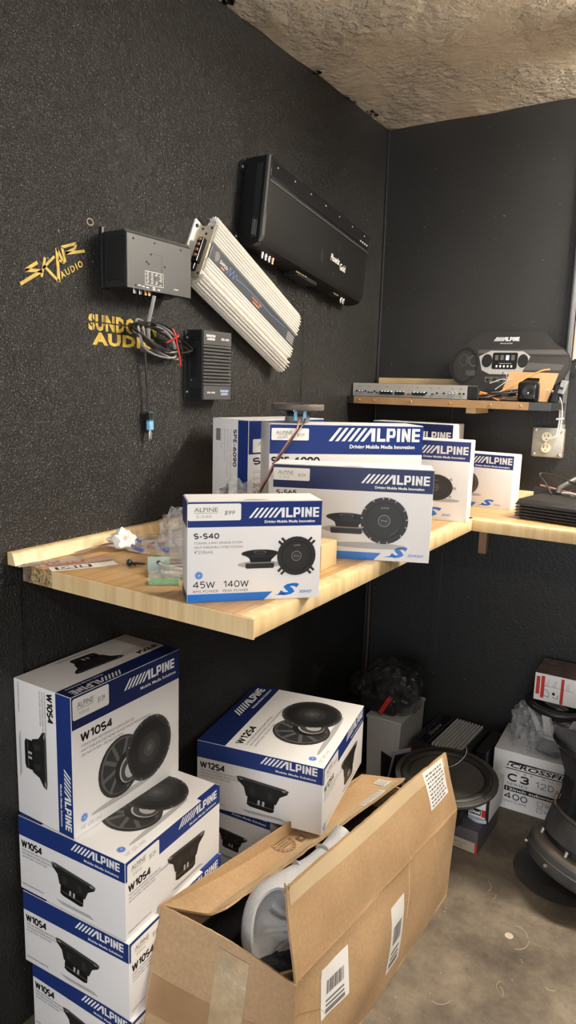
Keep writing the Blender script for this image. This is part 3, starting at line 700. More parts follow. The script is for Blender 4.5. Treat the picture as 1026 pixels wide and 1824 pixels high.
# ------------------------------------------------------------------ coaxial speaker boxes on the bench
def s_band(F, w, h, root, bf, logo, tag_w=.72, band=BLUE, ly=None):
    F.l = 1; F.rect(.0008, (1-bf)*h, w-.0008, h-.0008, band); F.done('blue_band', root)
    H = logo*w/7.15; F.l = 2; y = (1-bf*.66)*h if ly is None else ly
    x0 = F.logo(.975*w, y, H, PW); F.done('brand_logo', root)
    F.text('Driving Mobile Media Innovation', .965*w-logo*w*tag_w-.02*w, y-H*.52, H*.26, PW, bold=.03, w=logo*w*tag_w); F.done('tagline', root)
def s_foot(F, w, h, root, x1, x2, sx, sw):
    F.l = 1; F.poly([(.0008, .0008), (x1*w, .0008), (x2*w, .085*h), (.0008, .085*h)], SKYB if root.get('bright') else BLUE); F.done('blue_stripe', root)
    F.l = 1; F.poly([(x2*w+.015*w, .045*h), (sx*w+sw*w*.35, .045*h), (sx*w+.3*sw*w, .07*h)], SKYB)
    F.text('S', sx*w, .05*h, .105*h, SKYB, bold=.05, shear=.35, w=sw*w); F.done('series_letter', root)
    F.text('SERIES', (sx+sw)*w, .06*h, .026*h, MIDB, shear=.3, w=.10*w, bold=.02); F.done('series_lettering', root)

# four-inch
w, d, h = .242, .082, .181
root = thing('speaker_box', 'small four-inch coaxial speaker box marked $99, foremost on the bench', 'box', (-.723, 1.041, BZ), R(45.8)); root['bright'] = 1
carton_body(root, w, d, h); lid_seams(root, w, d, h); fc = box_faces(w, d, h); F = fc['front'][0]
s_band(F, w, h, root, .25, .53)
sticker(F, .003*w, .815*h, .385*w, .165*h, 'ALPINE', 'S-S40', '$99', root)
F.l = 1; F.stext('S-S40', .05*w, .635*h, .056*h, .178*w, INK, .19); F.done('model_lettering', root)
small_lines(F, .05*w, .585*h, .021*h, .043*h, (.35*w, .36*w), root, ('COAXIAL 2-WAY SPEAKER SYSTEM', 'HAUT-PARLEURS 2 VOIES COAXIAL'), INK2)
F.text('4"(10cm)', .05*w, .49*h, .031*h, INK2, w=.135*w); F.done('size_lettering', root)
F.stext('45W', .045*w, .145*h, .068*h, .155*w, INK, .13); F.done('power_lettering', root); F.stext('140W', .265*w, .145*h, .068*h, .185*w, INK, .13); F.done('power_lettering', root)
F.text('RMS POWER', .045*w, .098*h, .027*h, INK2, w=.185*w); F.text('PEAK POWER', .262*w, .098*h, .027*h, INK2, w=.19*w); F.done('power_caption', root)
emblem(F, .085*w, .275*h, .042*h, root)
F.l = 1; pic_coax_side(F, .535*w, .475*h, .27*w); F.done('speaker_picture', root)
F.l = 5; pic_coax_front(F, .81*w, .445*h, .148*w, 'square'); F.done('speaker_picture', root)
s_foot(F, w, h, root, .57, .635, .68, .16)
F = fc['left'][0]; F.l = 1; F.rect(0.001, .745*h, d-.001, h-.001, BLUE); F.done('blue_band', root); F.rect(0.001, .001, d-.001, .08*h, BLUE); F.done('blue_stripe', root)

# six-and-a-half-inch
w, d, h = .356, .10, .2085
root = thing('speaker_box', 'wide coaxial speaker box marked $124, right behind the $99 one', 'box', (-.723, 1.445, BZ), R(24.1)); root['bright'] = 1
carton_body(root, w, d, h); lid_seams(root, w, d, h); fc = box_faces(w, d, h); F = fc['front'][0]
s_band(F, w, h, root, .25, .42, band=BLUE_SHADED)
sticker(F, .003*w, .83*h, .23*w, .135*h, 'ALPINE', 'S-S65', '$124', root, serif=.2)
F.l = 1; F.stext('S-S65', .025*w, .67*h, .055*h, .125*w, INK, .19); F.done('model_lettering', root)
small_lines(F, .025*w, .615*h, .021*h, .043*h, (.24*w, .25*w), root, ('COAXIAL 2-WAY SPEAKER SYSTEM', 'HAUT-PARLEURS 2 VOIES COAXIAL'))
F.l = 1; F.ell(.62*w, .16*h, .24*w, .035*h, PG[6]); F.l = 2; pic_coax_side(F, .475*w, .455*h, .25*w); F.done('speaker_picture', root)
F.l = 6; pic_coax_front(F, .71*w, .44*h, .148*w, 'round'); F.done('speaker_picture', root)
s_foot(F, w, h, root, .655, .70, .755, .11)
F = fc['right'][0]; F.l = 1; F.rect(0.001, .75*h, d-.001, h-.001, BLUE_SHADED); F.done('blue_band', root)
F.l = 1; F.rect(0.001, .001, d-.001, .05*h, SKYB); F.done('blue_stripe', root)

# six-by-nine, front
w, d, h = .392, .125, .2905
root = thing('speaker_box', 'tall six-by-nine speaker box with a loose speaker standing on it', 'box', (-.842, 1.603, BZ), R(43.6)); root['bright'] = 1
SPE1 = root
carton_body(root, w, d, h); lid_seams(root, w, d, h); fc = box_faces(w, d, h); F = fc['front'][0]
s_band(F, w, h, root, .245, .60, ly=.865*h)
sticker(F, .012*w, .868*h, .235*w, .10*h, 'ALPINE', 'SPE-6090', '$129', root)
F.l = 1; F.stext('SPE-6090', .018*w, .665*h, .066*h, .30*w, INK); F.done('model_lettering', root)
small_lines(F, .018*w, .60*h, .022*h, .045*h, (.3*w, .32*w), root, ('COAXIAL 2-WAY SPEAKER SYSTEM', 'HAUT-PARLEURS 2 VOIES COAXIAL'))
F.l = 2; pic_coax_front(F, .7*w, .36*h, .2*h, 'round', 1.4); F.done('speaker_picture', root)

# six-by-nine, behind, turned
w, d, h = .297, .14, .291
root = thing('speaker_box', 'six-by-nine speaker box against the wall, its white side strip facing out', 'box', (-1.090, 1.650, BZ), R(78.8)); root['bright'] = 1
carton_body(root, w, d, h); lid_seams(root, w, d, h); fc = box_faces(w, d, h); F = fc['front'][0]
F.l = 1; F.rect(.001, .70*h, w-.001, h-.001, BLUE); F.done('blue_band', root)
F.l = 2; F.logo(.96*w, .82*h, .5*w/7.15, PW); F.done('brand_logo', root)
sticker(F, .05*w, .715*h, .55*w, .12*h, 'ALPINE', 'SPE-6090', '$129', root)
F.l = 1; F.stext('SPE-6090', .06*w, .605*h, .065*h, .85*w, INK); F.done('model_lettering', root)
small_lines(F, .06*w, .53*h, .027*h, .06*h, (.85*w, .87*w), root, ('COAXIAL 2-WAY SPEAKER SYSTEM', 'HAUT-PARLEURS 2 VOIES COAXIAL'))
F.text('300 Watts Peak', .06*w, .40*h, .036*h, INK, w=.62*w); F.text('85 Watts RMS', .06*w, .335*h, .036*h, INK, w=.56*w); F.done('power_lettering', root)
F.l = 2; pic_coax_front(F, .66*w, .15*h, .12*h, 'round', 1.4); F.done('speaker_picture', root)
G = Print((-w/2, d/2, h), (0, 0, -1), (0, -1, 0))       # the side strip reads downwards
G.l = 1; G.rect(.001, .72*d, h-.001, d-.001, BLUE); G.done('blue_band', root)
G.stext('SPE-6090', .09*h, .59*d, .095*d, .33*h, INK); G.done('model_lettering', root)
small_lines(G, .09*h, .50*d, .035*d, .085*d, (.43*h, .45*h, .30*h, .18*h), root, ('COAXIAL 2-WAY SPEAKER SYSTEM', 'HAUT-PARLEURS 2 VOIES COAXIAL', '300 WATTS PEAK 85 WATTS RMS', '6" x 9" (16 x 24cm)'), INK3)
for i in range(11): G.rect(.09*h, .10*d+i*.012*d, .20*h, .10*d+i*.012*d+(.004+.004*(i*7 % 3))*d, INK)
G.done('barcode', root)
G.l = 1; pic_side(G, .70*h, .33*d, .46*d, 0); G.done('speaker_picture', root)

# five-by-seven
w, d, h = .28, .10, .236
root = thing('speaker_box', 'upright five-by-seven speaker box with an oval speaker on its white front', 'box', (-.781, 2.038, BZ), R(11.1)); root['bright'] = 1
carton_body(root, w, d, h); lid_seams(root, w, d, h); fc = box_faces(w, d, h); F = fc['front'][0]
s_band(F, w, h, root, .245, .60)
F.l = 1; F.ell(.72*w, .26*h, .20*w, .025*h, PG[6]); F.l = 2
for a in (38, 0, -38): F.line([(.66*w+.16*w*math.cos(R(a)), .415*h+.14*h*math.sin(R(a))), (.66*w+.215*w*math.cos(R(a)), .415*h+.19*h*math.sin(R(a)))], .008, PG[6])
F.l = 3; pic_coax_front(F, .66*w, .415*h, .165*h, 'oval', 1.30); F.done('speaker_picture', root)
s_foot(F, w, h, root, .30, .36, .52, .22)
# smallest, against the back
w, d, h = .22, .09, .178
root = thing('speaker_box', 'smaller speaker box near the outlet, grey speaker cover printed at its left', 'box', (-.696, 2.371, BZ), R(-1.4)); root['bright'] = 1
carton_body(root, w, d, h); lid_seams(root, w, d, h); fc = box_faces(w, d, h); F = fc['front'][0]
s_band(F, w, h, root, .255, .72)
F.l = 1; F.ell(.33*w, .23*h, .22*w, .03*h, PG[6])
for i, (q, g) in enumerate(((1, 4), (.93, 3), (.88, 4), (.80, 3))): F.l = 2+i*.3; F.ell(.28*w, .44*h, .215*w*q, .235*h*q, PG[g])
F.l = 4; F.text('ALPINE', .28*w, .44*h, .018*h, PG[6], align='c', w=.12*w); F.done('speaker_picture', root)
s_foot(F, w, h, root, .42, .48, .55, .20)
# dark one behind
w, d, h = .30, .12, .266
root = thing('speaker_box', 'dim blue speaker box under the shelf, only its top showing above the others', 'box', (-.958, 2.412, BZ), R(1))
carton_body(root, w, d, h); lid_seams(root, w, d, h); fc = box_faces(w, d, h); F = fc['front'][0]
s_band(F, w, h, root, .30, .62, band=BLUE_SHADED)

# ------------------------------------------------------------------ amplifiers on the left wall
def wallM(y, z, tilt=0.0): return Matrix.Translation((WX, y, z)) @ Matrix.Rotation(R(90), 4, 'Z') @ Matrix.Rotation(R(tilt), 4, 'Y')
def screw(root, x, y, z, r=.0035, m=None, axis='y', name='screw'):
    M = Matrix.Translation((x, y, z)) @ (Matrix.Rotation(R(90), 4, 'X') if axis == 'y' else Matrix.Rotation(R(-90), 4, 'Y') if axis == 'x' else Matrix())
    return MB().lathe([(r, 0), (r*.95, r*.5), (r*.5, r*.75), (0, r*.8)], 10, m or BLK, M).build(name, root, smooth=60)

# --- plain charcoal amplifier
root = thing('car_amplifier', 'flat charcoal amplifier box with white legends, left of the cream one on the wall', 'amplifier', M=wallM(1.287, 1.7415))
b = MB(); b.box(-.104, .104, -.072, -.004, -.060, .060, BLKM, bev=.002); b.build('body', root)
b = MB(); b.prism([(-.062, -.0755), (-.062, -.078), (.052, -.078), (.064, -.066), (.064, -.062), (.052, -.0735)], -.1075, .1075, DGREY, 'x', Matrix(((1,0,0,0),(0,0,1,0),(0,1,0,0),(0,0,0,1)))); b.build('cover_plate', root)
for sgn in (-1, 1):
    b = MB(); b.box(sgn*.104 if sgn > 0 else -.112, .112 if sgn > 0 else -.104, -.006, 0, -.062, .070, BLKM, bev=.0015); b.build('mounting_flange', root)
b = MB(); b.box(-.1065, -.104, -.06, -.012, -.045, .048, BLK, bev=.001); b.build('side_panel', root)
for x, z in ((-.088, .043), (-.02, .044), (.07, .044), (-.04, -.004), (.014, -.003), (-.046, .0), (-.082, -.055), (-.032, .018)): screw(root, x, -.078, z, .0024)
F = Print((0, -.0782, 0), (1, 0, 0), (0, 0, 1)); F.l = 1
F.line([(-.030, .020), (.004, .020), (.004, -.022)], .0014, INK); F.done('inspection_slot', root)
F.line([(-.052, -.050), (-.052, -.020), (.008, -.020), (.008, -.050), (-.052, -.050)], .0010, PW)
for i in range(4):
    for j in range(3):
        if (i, j) != (2, 1): F.text(('LPF', 'GAIN', 'HPF', 'BASS')[i], -.049+i*.0145, -.047+j*.0095, .003, PW, w=.0075); F.ring(-.043+i*.0145, -.041+j*.0095, .003, .003, .0008, PW, n=10)
for x, z in ((-.075, -.055), (-.062, -.056), (-.049, -.057), (-.028, -.055), (-.028, -.059), (-.012, -.058), (.045, -.050), (.052, -.050)): F.rect(x, z, x+.009, z+.0022, PW)
o = F.done('white_legends', root); o['kind'] = 'stuff'
F.l = 2
for x, z in ((-.024, -.034), (-.006, -.044), (.001, -.044)): F.rect(x, z, x+.006, z+.004, INK)
F.done('rotary_slot', root)
for x, m in ((-.070, CHROME), (-.052, CHROME), (-.034, COPPER), (-.022, GOLDM)):
    MB().lathe([(.0052, 0), (.0052, -.004), (.004, -.004), (.004, -.011), (.0025, -.011)], 12, m, Matrix.Translation((x, -.062, -.060))).build('socket', root, smooth=50)
b = MB(); b.box(.03, .062, -.06, -.035, -.069, -.060, BLK, bev=.0012); b.build('terminal_block', root)
b = MB(); b.box(.022, .026, -.045, -.035, -.076, -.060, BLK); b.build('speaker_lead', root)

# --- cable with a coil, a twist tie and a remote knob
root = thing('remote_cable', 'flat grey cable coiled and tied with red wire, hanging under the charcoal amplifier', 'cable', (WX, 0, 0))
up_ = spline([(.062, 1.264+.0, 1.676), (.055, 1.272, 1.66), (.03, 1.30, 1.625), (.02, 1.335, 1.585)], 5)
MB().tube(spline([(.068, 1.276, 1.672), (.058, 1.279, 1.648), (.035, 1.291, 1.61), (.022, 1.305, 1.575)], 5), .0042, GREYW, 6, flat=.55).build('upper_run', root, smooth=60)
rnd = random.Random(3)
for k in range(9):
    a0 = rnd.uniform(0, 6); cx, cz = 1.335+rnd.uniform(-.012, .012), 1.578+rnd.uniform(-.008, .008)
    L_, H_ = rnd.uniform(.07, .105), rnd.uniform(.010, .026); tl = R(-20+rnd.uniform(-8, 8)); pts = []
    for i in range(25):
        t = 2*PI*i/24+a0; u, v = L_*math.cos(t), H_*math.sin(t)*(1-.55*math.cos(2*t)*.5)
        pts.append((.012+.018*abs(math.sin(t*1.5+k))+.003*k*.5, cx+u*math.cos(tl)-v*math.sin(tl), cz+u*math.sin(tl)+v*math.cos(tl)))
    MB().tube(pts, .0034, GREYW if k % 3 == 0 else RUB, 6, flat=.6).build('cable_loop', root, smooth=60)
b = MB(); b.tube(spline([(.034, 1.378, 1.607), (.042, 1.382, 1.588), (.040, 1.386, 1.575), (.04, 1.396, 1.545), (.038, 1.404, 1.517)], 4), .0024, REDP, 6); b.build('twist_tie', root, smooth=60)
b = MB(); b.tube(spline([(.03, 1.362, 1.572), (.044, 1.376, 1.584), (.046, 1.386, 1.590), (.03, 1.398, 1.596)], 4), .0030, REDP, 6); b.build('twist_tie', root, smooth=60)
MB().tube(spline([(.02, 1.30, 1.556), (.018, 1.297, 1.54), (.016, 1.302, 1.50), (.014, 1.309, 1.45), (.014, 1.309, 1.40)], 5), .0032, RUB, 6).build('lower_run', root, smooth=60)
root = thing('level_control', 'tiny bare teal circuit board with a level knob hanging on the cable', 'knob', (WX, 1.315, 1.383))
b = MB(); b.box(.006, .0085, -.006, .024, -.030, .020, BLK, bev=.001); b.build('back_plate', root)
b = MB(); b.box(.0085, .0115, -.004, .018, -.026, .018, TEAL); b.build('circuit_board', root)
b = MB(); b.box(.0115, .024, -.012, .004, .000, .018, BLK, bev=.0015); b.build('jack_socket', root)
b = MB(); b.box(.0115, .022, -.008, .006, -.024, -.004, LBLUE, bev=.001); b.build('potentiometer', root)
b = MB(); b.lathe([(.0035, -.024), (.0035, -.030), (.0052, -.030), (.0052, -.046), (.0045, -.048)], 12, STEEL, Matrix.Translation((.0165, -.001, 0))); b.build('shaft', root, smooth=50)

# --- small black finned amplifier
root = thing('car_amplifier', 'small black amplifier with horizontal fins, low on the wall beside the coiled cable', 'amplifier', M=wallM(1.537, 1.5225))
b = MB(); b.box(-.060, .060, -.046, -.004, -.087, .087, BLKM, bev=.0015); b.build('body', root)
b = MB(); b.box(-.062, -.060, -.050, 0, -.090, .090, BLK, bev=.001)
b.build('side_panel', root)
b = MB(); b.box(-.076, -.060, -.005, 0, -.086, .086, BLKM, bev=.001); b.build('mounting_flange', root)
for z in (-.07, .07): screw(root, -.068, -.005, z, .004, STEEL)
for s_ in (-1, 1):
    z0, z1 = (.053, .089) if s_ > 0 else (-.089, -.053)
    b = MB(); b.box(-.059, .060, -.053, -.046, z0, z1, DGREY, bev=.001); b.build('end_plate', root)
    b = MB()
for k in range(12):
    z = -.049+k*.0089
    b = MB(); b.box(-.059, .060, -.0525, -.046, z-.0026, z+.0026, DGREY, bev=.0006); b.build('fin', root)
F = Print((0, -.0532, 0), (1, 0, 0), (0, 0, 1))
F.text('SUNDOWN', -.050, .073, .0055, PW, bold=.05, w=.038); F.text('AUDIO', -.047, .065, .0055, PW, bold=.05, w=.034); F.text('SFB-1000', .014, .067, .0055, PW, bold=.02, w=.034)
F.text('SFB-1000', -.045, -.073, .0045, PW, bold=.02, w=.034); F.text('SUNDOWN', .012, -.069, .0055, PALEB, bold=.05, w=.036); F.text('AUDIO', .014, -.077, .0055, PALEB, bold=.05, w=.032)
F.done('white_lettering', root)
G = Print((-.0623, 0, 0), (0, -1, 0), (0, 0, 1))
for k in range(4): G.rect(.012, -.04+k*.022, .016+.012*(k % 2), -.038+k*.022, INK3)
G.done('connector_legend', root)
b = MB(); b.box(-.066, -.062, -.034, -.014, -.03, .04, BLKG, bev=.001); b.build('connector_strip', root)
for k in range(5):
    b = MB(); b.box(-.0645, -.0622, -.046, -.012, .062+k*.005, .0645+k*.005, BLKG); b.build('vent_rib', root)
    b = MB(); b.box(-.0645, -.0622, -.046, -.012, -.084+k*.005, -.0815+k*.005, BLKG); b.build('vent_rib', root)

# --- cream finned amplifier, hung at a slant
L2 = .234
root = thing('car_amplifier', 'cream finned amplifier hung at a steep slant in the middle of the wall', 'amplifier', M=wallM(1.705, 1.7075, 25.7))
b = MB(); b.box(-L2+.006, L2, -.050, -.008, -.074, .074, CREAM, bev=.006); b.build('body', root, smooth=40)
b = MB(); b.box(-L2-.030, -L2+.02, -.006, 0, -.080, .080, CREAM, bev=.001); b.build('mounting_flange', root)
for z in (-.06, .065): screw(root, -L2-.020, -.006, z, .005, BLK)
def blade(p, q, t):
    """a fin: from (z,y) p to q, thickness t, running the whole length"""
    d = Vector((q[0]-p[0], q[1]-p[1])); n = Vector((-d.y, d.x)).normalized()*t/2
    b = MB(); b.prism([(p[1]+n.y, p[0]+n.x), (q[1]+n.y*.45, q[0]+n.x*.45), (q[1]-n.y*.45, q[0]-n.x*.45), (p[1]-n.y, p[0]-n.x)], -L2, L2+.002*math.sin(q[0]*300), CREAM, 'x')
    b.build('fin', root)
for k in range(6): blade((.029+k*.0088, -.047), (.029+k*.0088, -.0605), .0062)
for k in range(4): blade((-.022-k*.0088, -.047), (-.022-k*.0088, -.0605), .0062)
for c, s_, arr in (((.078, -.036), 1, (96, 74, 52, 30, 8, -14, -34)), ((-.066, -.036), -1, (84, 66, 48, 30, 12, -6, -24))):
    for a in arr:
        ca, sa = math.cos(R(a)), math.sin(R(a)); r1 = .026 if s_ > 0 else .034
        blade((c[0]+s_*ca*.008, c[1]-sa*.008), (c[0]+s_*ca*r1, c[1]-sa*r1*.82), .0052)
b = MB(); b.tube([(-L2, -.036, .076), (L2, -.036, .076)], .015, CREAM, 14); b.build('rounded_edge', root, smooth=40)
b = MB(); b.tube([(-L2, -.034, -.068), (L2, -.034, -.068)], .018, CREAM, 14); b.build('rounded_edge', root, smooth=40)
b = MB(); b.box(-L2+.004, L2-.001, -.056, -.048, -.0175, .024, mat('slate_panel', (.045, .052, .062), .35), bev=.001); b.build('name_panel', root)
b = MB(); b.box(-L2-.003, -L2+.006, -.052, -.006, -.076, .076, mat('cream_end_plate', (.50, .44, .33), .42), bev=.002); b.build('end_plate', root)
for z, y in ((.066, -.044), (.066, -.014), (-.066, -.044), (-.066, -.014), (.05, -.03), (-.055, -.03)): screw(root, -L2-.003, y, z, .0036, BLK, 'x')
b = MB(); b.box(-L2-.018, -L2-.003, -.040, -.020, -.040, .030, BLKG, bev=.0015); b.build('terminal_block', root)
for k in range(4): screw(root, -L2-.018, -.030, -.022+k*.0155, .0052, COPPER, 'x', 'terminal_screw')
b = MB(); b.box(-L2-.014, -L2-.003, -.034, -.012, -.060, -.042, BLKG, bev=.001); b.build('plug', root)
F = Print((0, -.0561, 0), (1, 0, 0), (0, 0, 1))
F.poly([(-.212, .012), (-.200, .021), (-.190, .012), (-.193, -.004), (-.205, -.010)], PG[5]); F.text('ZAPCO', -.186, -.002, .0085, PW, bold=.02, w=.036); F.done('maker_lettering', root)
F.rect(-.176, -.011, -.160, -.007, ORNG); F.text('STUDIO 500', -.02, -.002, .006, ORNG, bold=.02, w=.05); F.rect(-.012, -.010, .022, -.0065, ORNG); F.done('orange_lettering', root)
F.line([(-.150, -.010), (-.138, .016), (-.136, -.008), (-.122, .016), (-.120, -.008), (-.108, .013), (-.104, .002), (-.06, .008), (0, .010), (.08, .008), (.17, .016)], .0018, MIDB); F.done('blue_flourish', root)
for j in range(4): F.rect(.186, -.010+j*.007, .226, -.0065+j*.007, INK3)
F.done('spec_lettering', root)

# --- long black amplifier, top right
root = thing('car_amplifier', 'very long black amplifier hung slightly sloping high on the wall near the corner', 'amplifier', M=wallM(2.024, 1.927, 8.2))
Lb, Hb, D = .317, .1215, .082
b = MB()
prof = [(-Hb+.03, -D), (Hb-.004, -D), (Hb, -D+.004), (Hb, -.004), (-Hb+.012, -.004), (-Hb, -.016), (-Hb, -D+.03), (-Hb+.009, -D+.009)]
b.prism([(y, z) for z, y in prof], -Lb+.004, Lb, mat('matt_black_enamel', (.0065, .0065, .007), .5, spec=.3), 'x'); b.build('body', root, smooth=30)
b = MB(); b.prism([(y*1.0-.002, z) for z, y in prof], -Lb-.012, -Lb+.004, BLKG, 'x'); b.build('end_cap', root, smooth=30)
b = MB(); b.prism([(-D-.004, -Hb+.03), (-D-.004, Hb), (-D+.004, Hb+.003), (-D+.004, -Hb+.01)], -Lb-.014, -Lb-.004, DGREY, 'x'); b.build('end_rim', root)
b = MB(); b.box(-Lb-.016, -Lb-.012, -D+.012, -D+.032, -Hb+.02, Hb-.02, BLKM, bev=.001); b.build('vent_panel', root)
for k in range(12):
    MB().lathe([(.0045, 0), (.0045, .001), (.0030, .001), (.0030, 0)], 6, STEEL, Matrix.Translation((-Lb-.016, -D+.017+.008*(k % 2), -Hb+.03+.0068*(k//2)+.0034*(k % 2))) @ Matrix.Rotation(R(-90), 4, 'Y')).build('vent_hole', root)
for sgn in (-1, 1):
    b = MB(); b.box(-Lb-.03, -Lb-.012, -.006, 0, sgn*.095-.012, sgn*.095+.012, BLKM, bev=.001); b.build('mounting_foot', root); screw(root, -Lb-.022, -.006, sgn*.095, .004, STEEL)
b = MB(); b.box(-Lb+.004, Lb, -D-.0025, -D, .072, Hb-.006, BLKG, bev=.001); b.build('top_strip', root)
b = MB(); b.box(-Lb+.004, Lb, -D-.002, -D, .058, .063, DGREY); b.build('trim_line', root)
for k in range(7): screw(root, -Lb+.035+k*.093, -D-.0025, .104, .0028, STEEL)
for k in range(4): MB().lathe([(.0028, 0), (.0028, .002), (0, .0022)], 8, PW, Matrix.Translation((Lb-.065+k*.016, -D-.0025, .080)) @ Matrix.Rotation(R(90), 4, 'X')).build('indicator', root)
F = Print((0, -D, 0), (1, 0, 0), (0, 0, 1)); F.l = 2
F.text('Phoenix', .065, -.040, .020, STK, bold=.03, shear=.15, w=.062); F.text('Gold', .130, -.052, .020, STK, bold=.03, shear=.15, w=.040); F.done('maker_lettering', root)
F.l = 1
for x, z0, z1 in ((.005, -.06, -.02), (.012, -.065, -.035), (.094, -.085, -.07), (.112, .0, .02)): F.line([(x, z0), (x+.002, z1)], .0008, PG[5])
F.done('scratch', root)
for x, m in ((-.272, CHROME), (-.254, CHROME), (-.236, CHROME), (-.218, COPPER)):
    MB().lathe([(.0058, 0), (.0058, -.008), (.0045, -.008), (.0045, -.018), (.003, -.018)], 12, m, Matrix.Translation((x, -D+.03, -Hb))).build('socket', root, smooth=50)
for x0, n in ((-.10, 4), (-.065, 4), (.145, 4)):
    b = MB(); b.box(x0-.004, x0+n*.0075+.002, -D+.018, -D+.040, -Hb-.008, -Hb, BLK, bev=.001); b.build('terminal_block', root)
    for k in range(n): screw(root, x0+.002+k*.0075, -D+.018, -Hb-.004, .0022, GOLDM)
for x in (.215, .232): MB().lathe([(.007, 0), (.007, -.010), (.005, -.014), (.002, -.018)], 12, CHROME, Matrix.Translation((x, -D+.03, -Hb))).build('power_terminal', root, smooth=50)
b = MB(); b.box(-.09, .03, -D+.02, -.01, -Hb-.012, -Hb, BLK, bev=.002); b.build('lower_bracket', root)

# ------------------------------------------------------------------ shelf on the back wall
SZ = 1.4435
root = thing('wall_shelf', 'narrow wooden shelf on the back wall holding the silver amplifier', 'shelf', (0, 0, 0))
b = MB(); b.box(WX+.002, -.505, 2.406, WY-.001, SZ-.024, SZ, BLKM, bev=.001); b.build('board', root)
b = MB(); b.box(-1.213, -.575, 2.398, 2.406, SZ-.025, SZ+.001, MDF, bev=.001); b.build('front_strip', root)
b = MB(); b.box(WX+.003, -1.213, 2.398, 2.406, SZ-.025, SZ+.001, BLKM, bev=.001); b.build('painted_end', root)
b = MB(); b.box(-.575, -.507, 2.398, 2.406, SZ-.025, SZ+.001, mat('slate_paint', (.06, .065, .07), .5), bev=.001); b.build('painted_end', root)
b = MB(); b.box(WX+.022, -.62, WY-.03, WY-.001, SZ, SZ+.074, PINE, bev=.002); b.build('wall_cleat', root)
b = MB(); b.box(-.80, -.765, 2.45, 2.60, SZ-.045, SZ-.024, PINE, bev=.002); b.build('support_block', root)
for x in (-1.19, -1.13, -.985, -.84, -.70, -.60): screw(root, x, 2.398, SZ-.012, .0045, MDF, name='knot_plug')

root = thing('car_amplifier', 'long silver amplifier chassis with rows of terminals, lying on the shelf', 'amplifier', (-1.018, 2.505, SZ+.001))
b = MB(); b.box(-.212, .222, -.066, .075, .002, .047, BLKM, bev=.001); b.build('body', root)
b = MB(); b.box(-.219, .222, -.070, -.066, .001, .049, mat('satin_silver_plate', (.50, .49, .46), .4, metal=.25), bev=.0008); b.build('front_plate', root)
b = MB(); b.box(-.214, .222, -.068, .075, .047, .050, mat('dark_top_cover', (.10, .085, .065), .4), bev=.0008); b.build('top_cover', root)
b = MB(); b.box(.223, .262, -.066, .02, .002, .044, BLK, bev=.002); b.build('plug_housing', root)
for x0, n in ((-.105, 4), (-.045, 3), (.022, 4)):
    b = MB(); b.box(x0, x0+n*.0125, -.080, -.070, .010, .020, BLK, bev=.001); b.build('terminal_block', root)
    for k in range(n): screw(root, x0+.006+k*.0125, -.075, .020, .005, CHROME, 'z', 'terminal_screw')
for x in (-.187, -.176, .164, .178): MB().lathe([(.0055, 0), (.0055, .006), (.0035, .006), (.0035, .001), (0, .001)], 12, CHROME, Matrix.Translation((x, -.070, .021)) @ Matrix.Rotation(R(90), 4, 'X')).build('socket', root, smooth=40)
for x in (-.202, -.165, -.128, .075, .115, .140, .197, .212): MB().lathe([(.0035, 0), (.0035, .003), (0, .003)], 10, BLK, Matrix.Translation((x, -.070, .020)) @ Matrix.Rotation(R(90), 4, 'X')).build('knob', root)
for x in (-.152, -.140, -.118, .070, .098): MB().box(x-.004, x+.004, -.0725, -.070, .014, .018, BLK).build('switch', root)
MB().box(0, .014, -.0725, -.070, .011, .016, REDP).build('fuse', root)
F = Print((0, -.070, 0), (1, 0, 0), (0, 0, 1))
for x in (-.19, -.15, -.115, -.08, -.03, .04, .09, .12, .17, .2): F.rect(x-.005, .036, x+.006, .0375, INK2); F.rect(x-.003, .008, x+.004, .009, INK2)
F.done('printed_legend', root)

# die-cut dashboard display card leaning on the wall
M = Matrix.Translation((-.70, 2.555, SZ+.03)) @ Matrix.Rotation(R(-10), 4, 'X') @ Matrix.Diagonal((1, 1, 1.13, 1))
root = thing('display_card', 'die-cut cardboard display showing a car dashboard, propped behind the shelf clutter', 'display', M=M)
def outline():
    k = []
    for x, z in ((-.212, .085), (-.205, .055), (-.18, .035), (-.155, .012), (-.14, .0), (.07, .0), (.10, .012), (.13, .018), (.165, .025), (.195, .048), (.212, .085), (.205, .115), (.185, .135), (.155, .150), (.125, .178), (.09, .188), (-.08, .190), (-.12, .180), (-.15, .158), (-.19, .130), (-.207, .110)): k.append((x, z, 0))
    return [(p.x, p.y) for p in spline(k+[k[0]], 3)[:-1]]
b = MB(); b.prism(outline(), -.004, 0, mat('dash_black', (.020, .019, .019), .45, var=(8, .9, 1.2)), 'y'); b.build('card', root)
F = Print((0, -.004, 0), (1, 0, 0), (0, 0, 1)); F.l = 1
dk = mat('dash_dark', (.034, .033, .033), .4); mg = mat('dash_mid', (.075, .073, .072), .4); lg = mat('dash_silver', (.36, .35, .34), .35)
F.poly([(-.11, .133), (.18, .133), (.20, .118), (-.11, .122)], mg); F.poly([(.05, .055), (.19, .052), (.205, .085), (.20, .11), (.06, .112)], dk); F.l = 1.3; F.poly([(.06, .07), (.18, .07), (.19, .088), (.06, .094)], mg); F.done('printed_dashboard', root)
F.l = 2; F.poly([(-.105, .112), (-.09, .068), (-.06, .056), (.04, .056), (.055, .066), (.075, .112), (.05, .128), (-.065, .13)], lg); F.done('printed_console', root)
F.l = 3; F.ell(-.075, .098, .019, .021, PG[1]); F.ell(.051, .098, .018, .021, PG[1]); F.rect(-.056, .072, .032, .124, PG[0], r=.006); F.done('printed_screen', root)
F.l = 4
for i in range(4): F.rect(-.047+i*.019, .100, -.035+i*.019, .116, PALEB if i == 2 else PG[4], r=.002)
